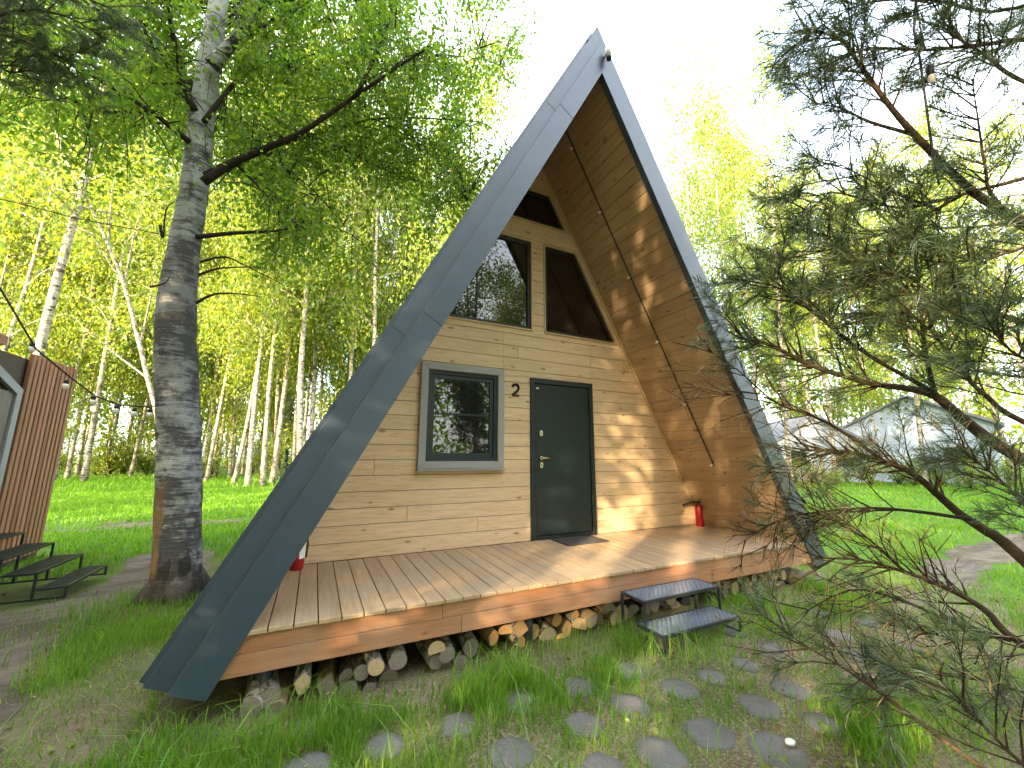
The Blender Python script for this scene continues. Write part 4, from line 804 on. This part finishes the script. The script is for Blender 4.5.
def pine_limb(root, O, pl, d0, d1, r0, seed, live=1.0, start=.35, ntw=16, tl=(.14, .36), per_m=270, ln=.105, leafmat=None):
    random.seed(seed); n_ = len(pl); K3 = pl if isinstance(pl[0], Vector) else [at(x, y, lerp(d0, d1, j/(n_-1)))-O for j, (x, y) in enumerate(pl)]
    if pl[0][0] > 1050 and start <= .6: K3 = [Vector((0, 0, max(.3, K3[0].z-.25)))]+K3; start = start*.75+.25
    P3 = curve(K3, 4); m = len(P3); mb = MB(); segs = []; dry = []
    mb.tube(P3, [r0*(1.15-.97*j/(m-1)) for j in range(m)], 7, True, True, .12)
    for q in range(ntw):
        j = int(lerp(start, 1, (q+random.random())/ntw)*(m-1)); j = min(j, m-2); b = P3[j]; ax = (P3[j+1]-P3[j]).normalized(); sd = rdir(); sd = (sd-ax*sd.dot(ax)).normalized(); L = random.uniform(*tl)
        d = (ax*random.uniform(.5, 1.0)+sd*random.uniform(.5, .95)+Vector((0, 0, .12))).normalized(); e = b+d*L; md = b.lerp(e, .5)+rdir()*L*.06; mb.tube([b, md, e], [r0*.22+.002, .0035, .002], 5, False)
        tgt = segs if random.random() < live else dry; tgt.append((md, e, 1.0)); tgt.append((b.lerp(md, .4), md, .45))
        for s in range(random.randint(1, 3)):
            f_ = md.lerp(e, random.random()); g_ = f_+(d*.7+rdir()*.6)*L*.55; mb.tube([f_, g_], [.0025, .0015], 4, False); tgt.append((f_.lerp(g_, .25), g_, 1.0))
    tip = segs if live > .3 else dry; tip.append((P3[int(m*.82)], P3[-1], 1.0))
    lb = mb.build('limb', 'pine_bark' if r0 > .012 else 'twig_bark', root)
    if segs: needle_mesh('needles', segs, per_m, ln, lb, 'needle')
    if dry: needle_mesh('dry_needles', dry, per_m*.16, ln*.9, lb, 'dry_needle')
pn = thing('pine_tree', 'shaggy pine with long needles and many bare twigs reaching in from the right', 'pine tree'); q0 = at(1330, 700, 2.3); pn.location = (q0.x, q0.y, gzf(q0.x, q0.y)-.05); PO = Vector(pn.location)
tp = MB(); tp.tube([(0, 0, 0), (.03, .02, 1.5), (-.04, .05, 3.2), (.02, 0, 5.5), (0, .1, 7.5)], [.16, .13, .11, .07, .02], 12, True, True, .08); tp.build('trunk', 'pine_bark', pn)
PL = [ # polyline, depth0, depth1, radius, live, start, twigs
 ([(1220, 330), (1010, 215), (960, 180), (915, 135), (885, 100), (860, 65), (838, 38), (800, 30)], 2.3, 2.5, .026, 1, .45, 16), ([(915, 135), (870, 122), (840, 108), (812, 104)], 2.4, 2.5, .010, 1, .3, 8),
 ([(1100, 170), (1000, 185), (960, 195), (900, 208), (830, 192), (800, 214)], 2.4, 2.5, .014, 1, .3, 18), ([(940, 210), (900, 195), (860, 175), (832, 160)], 2.4, 2.5, .009, 1, .2, 9), ([(960, 196), (905, 225), (850, 240), (795, 225)], 2.4, 2.6, .010, 1, .2, 11),
 ([(1240, 580), (1020, 458), (970, 425), (935, 396), (905, 388), (870, 383), (815, 367), (770, 345), (738, 338)], 2.3, 2.8, .036, 1, .5, 20), ([(935, 396), (925, 350), (920, 300), (914, 250), (905, 195)], 2.4, 2.4, .013, 1, .2, 18), ([(930, 390), (880, 362), (840, 335), (800, 300), (770, 285), (735, 280)], 2.4, 2.8, .012, .75, .25, 16), ([(860, 350), (820, 318), (790, 295), (768, 270)], 2.5, 2.7, .008, 1, .2, 10),
 ([(1180, 400), (1040, 330), (980, 310), (900, 290), (850, 262), (820, 240)], 2.2, 2.5, .022, 1, .3, 20), ([(990, 312), (930, 290), (890, 270), (850, 300)], 2.3, 2.4, .009, 1, .1, 12), ([(1220, 500), (1030, 425), (985, 395), (965, 375), (930, 330), (900, 310)], 2.1, 2.3, .018, 1, .35, 15),
 ([(1240, 760), (1024, 560), (985, 530), (955, 510), (915, 475), (885, 462), (850, 452), (800, 450)], 2.2, 2.7, .034, .35, .4, 22), ([(885, 462), (840, 430), (810, 415), (775, 402), (735, 368), (695, 342)], 2.5, 2.75, .010, .0, .25, 16), ([(790, 406), (745, 398), (690, 386)], 2.7, 2.75, .005, .0, .3, 7), ([(850, 452), (820, 455), (795, 470), (780, 480)], 2.6, 2.8, .006, .3, .1, 10),
 ([(975, 520), (920, 512), (870, 508), (820, 512), (780, 520), (738, 545)], 2.3, 2.8, .010, .15, .3, 16), ([(900, 510), (850, 512), (800, 520), (760, 552)], 2.5, 2.8, .006, .0, .2, 12), ([(1180, 720), (1024, 645), (985, 610), (950, 590), (905, 572), (860, 560), (815, 558)], 2.0, 2.5, .022, .1, .3, 18), ([(905, 572), (870, 540), (835, 515), (800, 500)], 2.3, 2.6, .008, .2, .1, 12), ([(1010, 640), (960, 625), (900, 600), (850, 590), (800, 615)], 2.1, 2.4, .011, .1, .2, 14),
 ([(1140, 880), (1000, 780), (950, 745), (890, 700), (850, 672), (800, 642), (782, 628)], 1.7, 2.1, .014, .4, .35, 9), ([(1120, 830), (1024, 765), (975, 715), (935, 675)], 1.6, 1.8, .012, .9, .3, 9), ([(1150, 760), (1040, 700), (980, 680), (910, 668), (870, 662)], 1.9, 2.1, .011, .8, .3, 9), ([(1120, 700), (1020, 640), (960, 640), (900, 625)], 1.9, 2.2, .010, .2, .2, 12),
 ([(1180, 60), (1040, 40), (980, 45), (925, 50), (870, 48), (835, 60)], 2.3, 2.5, .016, 1, .3, 18), ([(1100, 10), (990, 12), (930, 0), (860, 5), (800, 40)], 2.3, 2.5, .012, 1, .3, 16), ([(1120, 120), (1020, 80), (985, 55), (950, 30), (920, -20)], 2.2, 2.4, .014, 1, .3, 16), ([(1100, 280), (1000, 205), (985, 165), (978, 120), (972, 78)], 2.2, 2.3, .012, 1, .3, 16), ([(1150, 260), (1060, 240), (1000, 255), (940, 262), (890, 250)], 2.1, 2.3, .014, 1, .25, 18), ([(1150, 620), (1040, 520), (1000, 480), (960, 450)], 1.9, 2.2, .014, .9, .3, 14), ([(1160, 470), (1060, 380), (1010, 350), (990, 320)], 1.9, 2.0, .014, 1, .3, 14)]
for i, (pl, d0, d1, r0, live, st_, nt_) in enumerate(PL): pine_limb(pn, PO, pl, d0, d1, r0, 300+i, live, st_, int(nt_*1.6))
for i in range(16):    # the limbs on the pine's far side
    random.seed(700+i); a = R(-120+i*240/15)*.8; d = Vector((math.cos(a), math.sin(a)*1.0, 0)); z_ = 1.6+i*37 % 16*.33; L = random.uniform(1.3, 2.2)*(1.1-z_/11)
    pine_limb(pn, PO, [Vector((0, 0, z_))+d*L*q+Vector((0, 0, L*.35*q*q)) for q in (0, .3, .6, 1)], 0, 0, .018, 720+i, 1, .3, 16, (.16, .4))
pl_ = thing('pine_tree', 'dark pine whose needles hang into the top left corner', 'pine tree'); q0 = at(-190, 640, 2.7); pl_.location = (q0.x, q0.y, gzf(q0.x, q0.y)-.05); LO = Vector(pl_.location)
tp = MB(); tp.tube([(0, 0, 0), (.03, .02, 1.5), (-.04, .05, 3.2), (.02, 0, 5.5), (0, .1, 8.5)], [.15, .12, .10, .07, .02], 12, True, True, .08); tp.build('trunk', 'pine_bark', pl_)
for i, pl in enumerate([[(-160, 60), (-40, 30), (20, 10), (70, 18), (105, 40)], [(-160, -20), (-30, -10), (40, -12), (90, 0), (118, 12)], [(-160, 110), (-60, 50), (0, 35), (45, 50), (70, 62)], [(-120, 30), (-40, 5), (10, -8), (60, -20)], [(-100, 80), (-20, 60), (10, 72), (38, 68)]]): pine_limb(pl_, LO, pl, 3.0, 3.3, .014, 500+i, 1, .3, 18, (.14, .34), 420, .075)
# ------------------------------------------------------------------ cables
tk = lambda x, y: ony(x, y, 2.15)
bul = [(33, 343), (67, 380), (94, 396), (117, 405), (135, 408), (150, 409)]
P0 = [at(-185, 150, 2.75), at(-60, 238, 3.0), at(0, 288, 3.2), at(36, 349, 3.4), at(70, 377, 3.6), at(95, 396, 3.7), at(120, 405, 3.8), at(150, 407, 3.9), at(166, 404, 4.0)]
festoon('string_light', 'black festoon cable with hanging bulbs strung from the left edge to the big birch', P0, 0, [at(x, y, lerp(3.4, 3.9, i/5)) for i, (x, y) in enumerate(bul)], .0, .007, r=.024)
wr = MB(); wr.tube(curve([at(-185, 160, 2.75), at(0, 199, 3.2), at(80, 219, 3.6), at(155, 233, 4.0), at(178, 238, 4.02)], 5), .0045, 5); tag(wr.build('wire', 'black_plastic'), 'thin bare wire tied round the big birch trunk from the left', 'wire')
pc = [at(918, -40, 2.35), at(914, 30, 2.35), at(920, 60, 2.35), at(928, 120, 2.35), at(934, 160, 2.35), at(939, 185, 2.35)]
fl = festoon('string_light', 'dark cable with bulb holders hanging down among the pine branches at top right', pc, 0, [at(917, 36, 2.34), at(929, 66, 2.34)], .03, .006, r=.017)
# ------------------------------------------------------------------ houses far right
def far_house(name, label, px, py, dep, w_, d_, h_, rz, rh, wallm, roofm, wins):
    p = at(px, py, dep); t = thing(name, label, 'house', (p.x, p.y, gzf(p.x, p.y)), rz)
    MB().prism([(-w_/2, -d_/2, 0), (w_/2, -d_/2, 0), (w_/2, -d_/2, h_), (0, -d_/2, h_+rh), (-w_/2, -d_/2, h_)], (0, d_, 0)).build('wall', wallm, t)
    for sg in (-1, 1):
        a = Vector((sg*(w_/2+.35), -d_/2-.35, h_-.35*rh/(w_/2)+.02)); b = Vector((0, -d_/2-.35, h_+rh+.02)); n_ = Vector((sg*rh, 0, w_/2)).normalized()*.14
        MB().prism([a, b, b+n_, a+n_], (0, d_+.7, 0)).build('roof', roofm, t)
    for (face, u, v, ww, wh) in wins:
        m = MB(); g = MB()
        if face == 'f': m.box((u-ww/2, -d_/2-.05, v), (u+ww/2, -d_/2-.003, v+wh)); g.box((u-ww/2+.09, -d_/2-.065, v+.09), (u+ww/2-.09, -d_/2-.052, v+wh-.09))
        else: m.box((-w_/2-.05, u-ww/2, v), (-w_/2-.003, u+ww/2, v+wh)); g.box((-w_/2-.065, u-ww/2+.09, v+.09), (-w_/2-.052, u+ww/2-.09, v+wh-.09))
        f_ = m.build('window', 'casing_paint', t); g.build('pane', 'window_glass', f_)
    return t
far_house('white_house', 'small white house with grey roof just past the right roof edge', 795, 478, 27, 5, 6, 2.4, R(-35), 1.6, 'white_wall', 'grey_roofing', [('f', -1.2, .9, 1.1, 1.1), ('f', 1.3, .9, 1.1, 1.1), ('l', 0, .9, 1.2, 1.1)])
far_house('blue_house', 'pale blue-grey house behind the pine branches', 925, 478, 26, 6.5, 7, 3.4, R(-75), 1.8, 'blue_wall', 'grey_roofing', [('f', 1.7, 1.0, 1.1, 1.2), ('l', -1.5, 1.0, 1.1, 1.2), ('l', 1.5, 1.0, 1.1, 1.2)])
bn_ = thing('garden_bench', 'orange wooden bench on the sunlit lawn before the far houses', 'bench'); p = at(850, 478, 24); bn_.location = (p.x, p.y, gzf(p.x, p.y)); bn_.rotation_euler = (0, 0, R(-40))
MB().box((-1.0, -.25, .42), (1.0, .25, .48), .01).build('seat', 'orange_wood', bn_); MB().box((-1.0, .22, .6), (1.0, .27, .95), .01).build('backrest', 'orange_wood', bn_)
for sx in (-.9, .9):
    MB().box((sx-.05, -.22, 0), (sx+.05, -.14, .419)).build('leg', 'orange_wood', bn_); MB().box((sx-.05, .15, 0), (sx+.05, .215, .93)).build('leg', 'orange_wood', bn_)
# ------------------------------------------------------------------ grass
def blades(name, x, y, h, wd_, mat, lean=.45, zoff=0):
    n = len(x); z = gz(x, y)-.006+zoff; P = np.stack([x, y, z], 1); a = rng.random(n)*6.283; side = np.stack([np.cos(a), np.sin(a), np.zeros(n)], 1)*(wd_*rng.uniform(.6, 1.2, n))[:, None]
    b = rng.random(n)*6.283; ln_ = np.stack([np.cos(b), np.sin(b), np.zeros(n)], 1)*(h*lean*rng.random(n)*1.6)[:, None]; up = np.stack([np.zeros(n)]*2+[h], 1)
    V = np.stack([P-side, P+side, P+ln_*.3+up*.55+side*.75, P+ln_*.3+up*.55-side*.75, P+ln_+up*(1-.25*lean)], 1)
    return kind(np_mesh(name, V, 5, [(0, 1, 2, 3), (3, 2, 4)], mat), 'stuff')
def off_stones(x, y, k_=.95):
    ok = np.ones(len(x), bool)
    for sx_, sy_, r_ in STONE_XY: ok &= np.hypot(x-sx_, y-sy_) > r_*k_*(.72+.28*rng.random(len(x)))
    return ok
def scatter(n, x0, x1, y0, y1): return rng.uniform(x0, x1, n), rng.uniform(y0, y1, n)
gx, gy, gh, gw = [], [], [], []
def put(x, y, h, w_): gx.append(x); gy.append(y); gh.append(h); gw.append(w_)
# long tufts along the deck
x, y = scatter(34000, -3.3, 3.3, -.85, .02); d = vnoise(x+20, y+20, 3.2, 41); edge = np.clip((y+.85)/.45, 0, 1)*np.where((x > -.1) & (x < 1.05), .12, 1)
ok = (rng.random(len(x)) < edge*np.clip(d*1.9-.35, .1, 1)*np.where((y > -.28) & (x < -.35), .28, 1)) & off_stones(x, y); put(x[ok], y[ok], (.07+.2*d[ok]*rng.random(ok.sum()))*np.where(x[ok] > 1, .8, 1), np.full(ok.sum(), .0032))
# left strip beside the dirt path
x, y = scatter(52000, -4.9, -2.3, -1.4, 2.2); d = vnoise(x+20, y+20, 2.2, 42); ok = (rng.random(len(x)) < np.clip(d*1.8-.2, .16, 1)) & ~in_poly(x+rng.normal(size=len(x))*.09, y+rng.normal(size=len(x))*.09, PATH) & off_stones(x, y) & ((x < -3.35) | (y < -.02)) & (np.hypot(x-bx, y-by) > .4)
put(x[ok], y[ok], .05+.16*d[ok]*rng.random(ok.sum()), np.full(ok.sum(), .003))
# short sparse grass between the stones
x, y = scatter(62000, -3.6, 4.2, -2.6, -.3); d = vnoise(x+20, y+20, 2.6, 43); ok = (rng.random(len(x)) < np.clip(d*1.9-.5, .09, 1)) & off_stones(x, y); put(x[ok], y[ok], .025+.08*d[ok]*rng.random(ok.sum()), np.full(ok.sum(), .0026))
for cx, cy, r_, n_ in [(.42, -1.62, .16, 1100), (.2, -1.72, .12, 350), (-2.25, -.72, .2, 500), (-1.95, -.85, .12, 260), (.95, -1.75, .2, 500)]:
    x = rng.normal(cx, r_, n_); y = rng.normal(cy, r_*.7, n_); ok = off_stones(x, y); put(x[ok], y[ok], rng.uniform(.05, .17, ok.sum()), np.full(ok.sum(), .003))
# right of the cabin
x, y = scatter(44000, 2.6, 10.5, -4.5, 6); d = vnoise(x+20, y+20, 1.6, 44); ok = (rng.random(len(x)) < np.clip(d*1.7-.3, .05, 1)) & ((y < -.05) | (x > 3.35)) & ~in_poly(x, y, SIDE) & off_stones(x, y); put(x[ok], y[ok], .05+.13*rng.random(ok.sum()), np.full(ok.sum(), .005))
x, y = scatter(5200, -4.4, 4.2, -2.2, .0); d = vnoise(x+20, y+20, 3.0, 46); ok = (rng.random(len(x)) < np.clip(d*2.2-.75, 0, 1)*np.where(y > -.9, 1, .35)) & off_stones(x, y) & ~((x > -.1) & (x < 1) & (y > -.5)) & ~in_poly(x, y, PATH)
blades('grass', x[ok], y[ok], rng.uniform(.14, .38, ok.sum()), np.full(ok.sum(), .0042), 'grass_blade', 1.3)
x, y = rng.normal(bx-.05, .42, 2600), rng.normal(by-.1, .42, 2600); ok = (np.hypot(x-bx, y-by) > .22); put(x[ok], y[ok], rng.uniform(.04, .16, ok.sum()), np.full(ok.sum(), .003))
x, y = scatter(9000, -4.4, 5, -2.4, .02); d = vnoise(x+20, y+20, 2.4, 47); ok = (rng.random(len(x)) < np.clip(d*2-.9, 0, 1)) & off_stones(x, y) & ~in_poly(x, y, PATH); h_ = rng.uniform(.01, .07, ok.sum())
kind(leaves('clover', np.stack([x[ok], y[ok], gz(x[ok], y[ok])+h_], 1), .03, 'bush_leaf', None, -.1, .4, .75), 'stuff')
blades('grass', *[np.concatenate(q) for q in (gx, gy, gh, gw)], 'grass_blade')
gx, gy, gh, gw = [], [], [], []
x, y = scatter(60000, -17, -2.6, 4.2, 21); ok = ~in_poly(x, y, PATH) & ~(in_poly(x, y, WORN) & (rng.random(len(x)) < .7)) & ~((x < -6.35) & (y < 6.8)) & ~((x > -3.5) & (y < 7.6)) & (np.hypot(x-bx, y-by) > .4); put(x[ok], y[ok], .06+.09*rng.random(ok.sum()), .005+.0006*y[ok])
x, y = scatter(45000, 9, 42, -2, 26); ok = ~in_poly(x, y, SIDE); put(x[ok], y[ok], .06+.10*rng.random(ok.sum()), .008+.0007*x[ok])
x, y = scatter(20000, -30, 3, 20, 34); ok = (y > 19); put(x[ok], y[ok], .1+.25*rng.random(ok.sum()), np.full(ok.sum(), .022))
blades('lawn_grass', *[np.concatenate(q) for q in (gx, gy, gh, gw)], 'lawn_blade')
x, y = scatter(38000, -5.2, 4.5, -2.6, 2.2); d = vnoise(x+20, y+20, 2.0, 45); ok = (rng.random(len(x)) < np.clip(d*1.5-.25, .1, 1)) & off_stones(x, y) & ((y < .0) | (x < -3.4)) & ~(in_poly(x, y, PATH) & (rng.random(len(x)) < .6)); xl, yl = scatter(1500, -6, 5, -2.6, 4); okl = ((yl < 0) | (xl < -3.5)); Pl = np.stack([xl, yl, gz(xl, yl)+.014], 1)[okl]; kind(leaves('fallen_leaves', Pl, .035, 'dry_needle', None, 0, .5, .7), 'stuff')
blades('dry_grass', x[ok], y[ok], .02+.05*rng.random(ok.sum()), np.full(ok.sum(), .0022), 'dry_blade', 2.2)
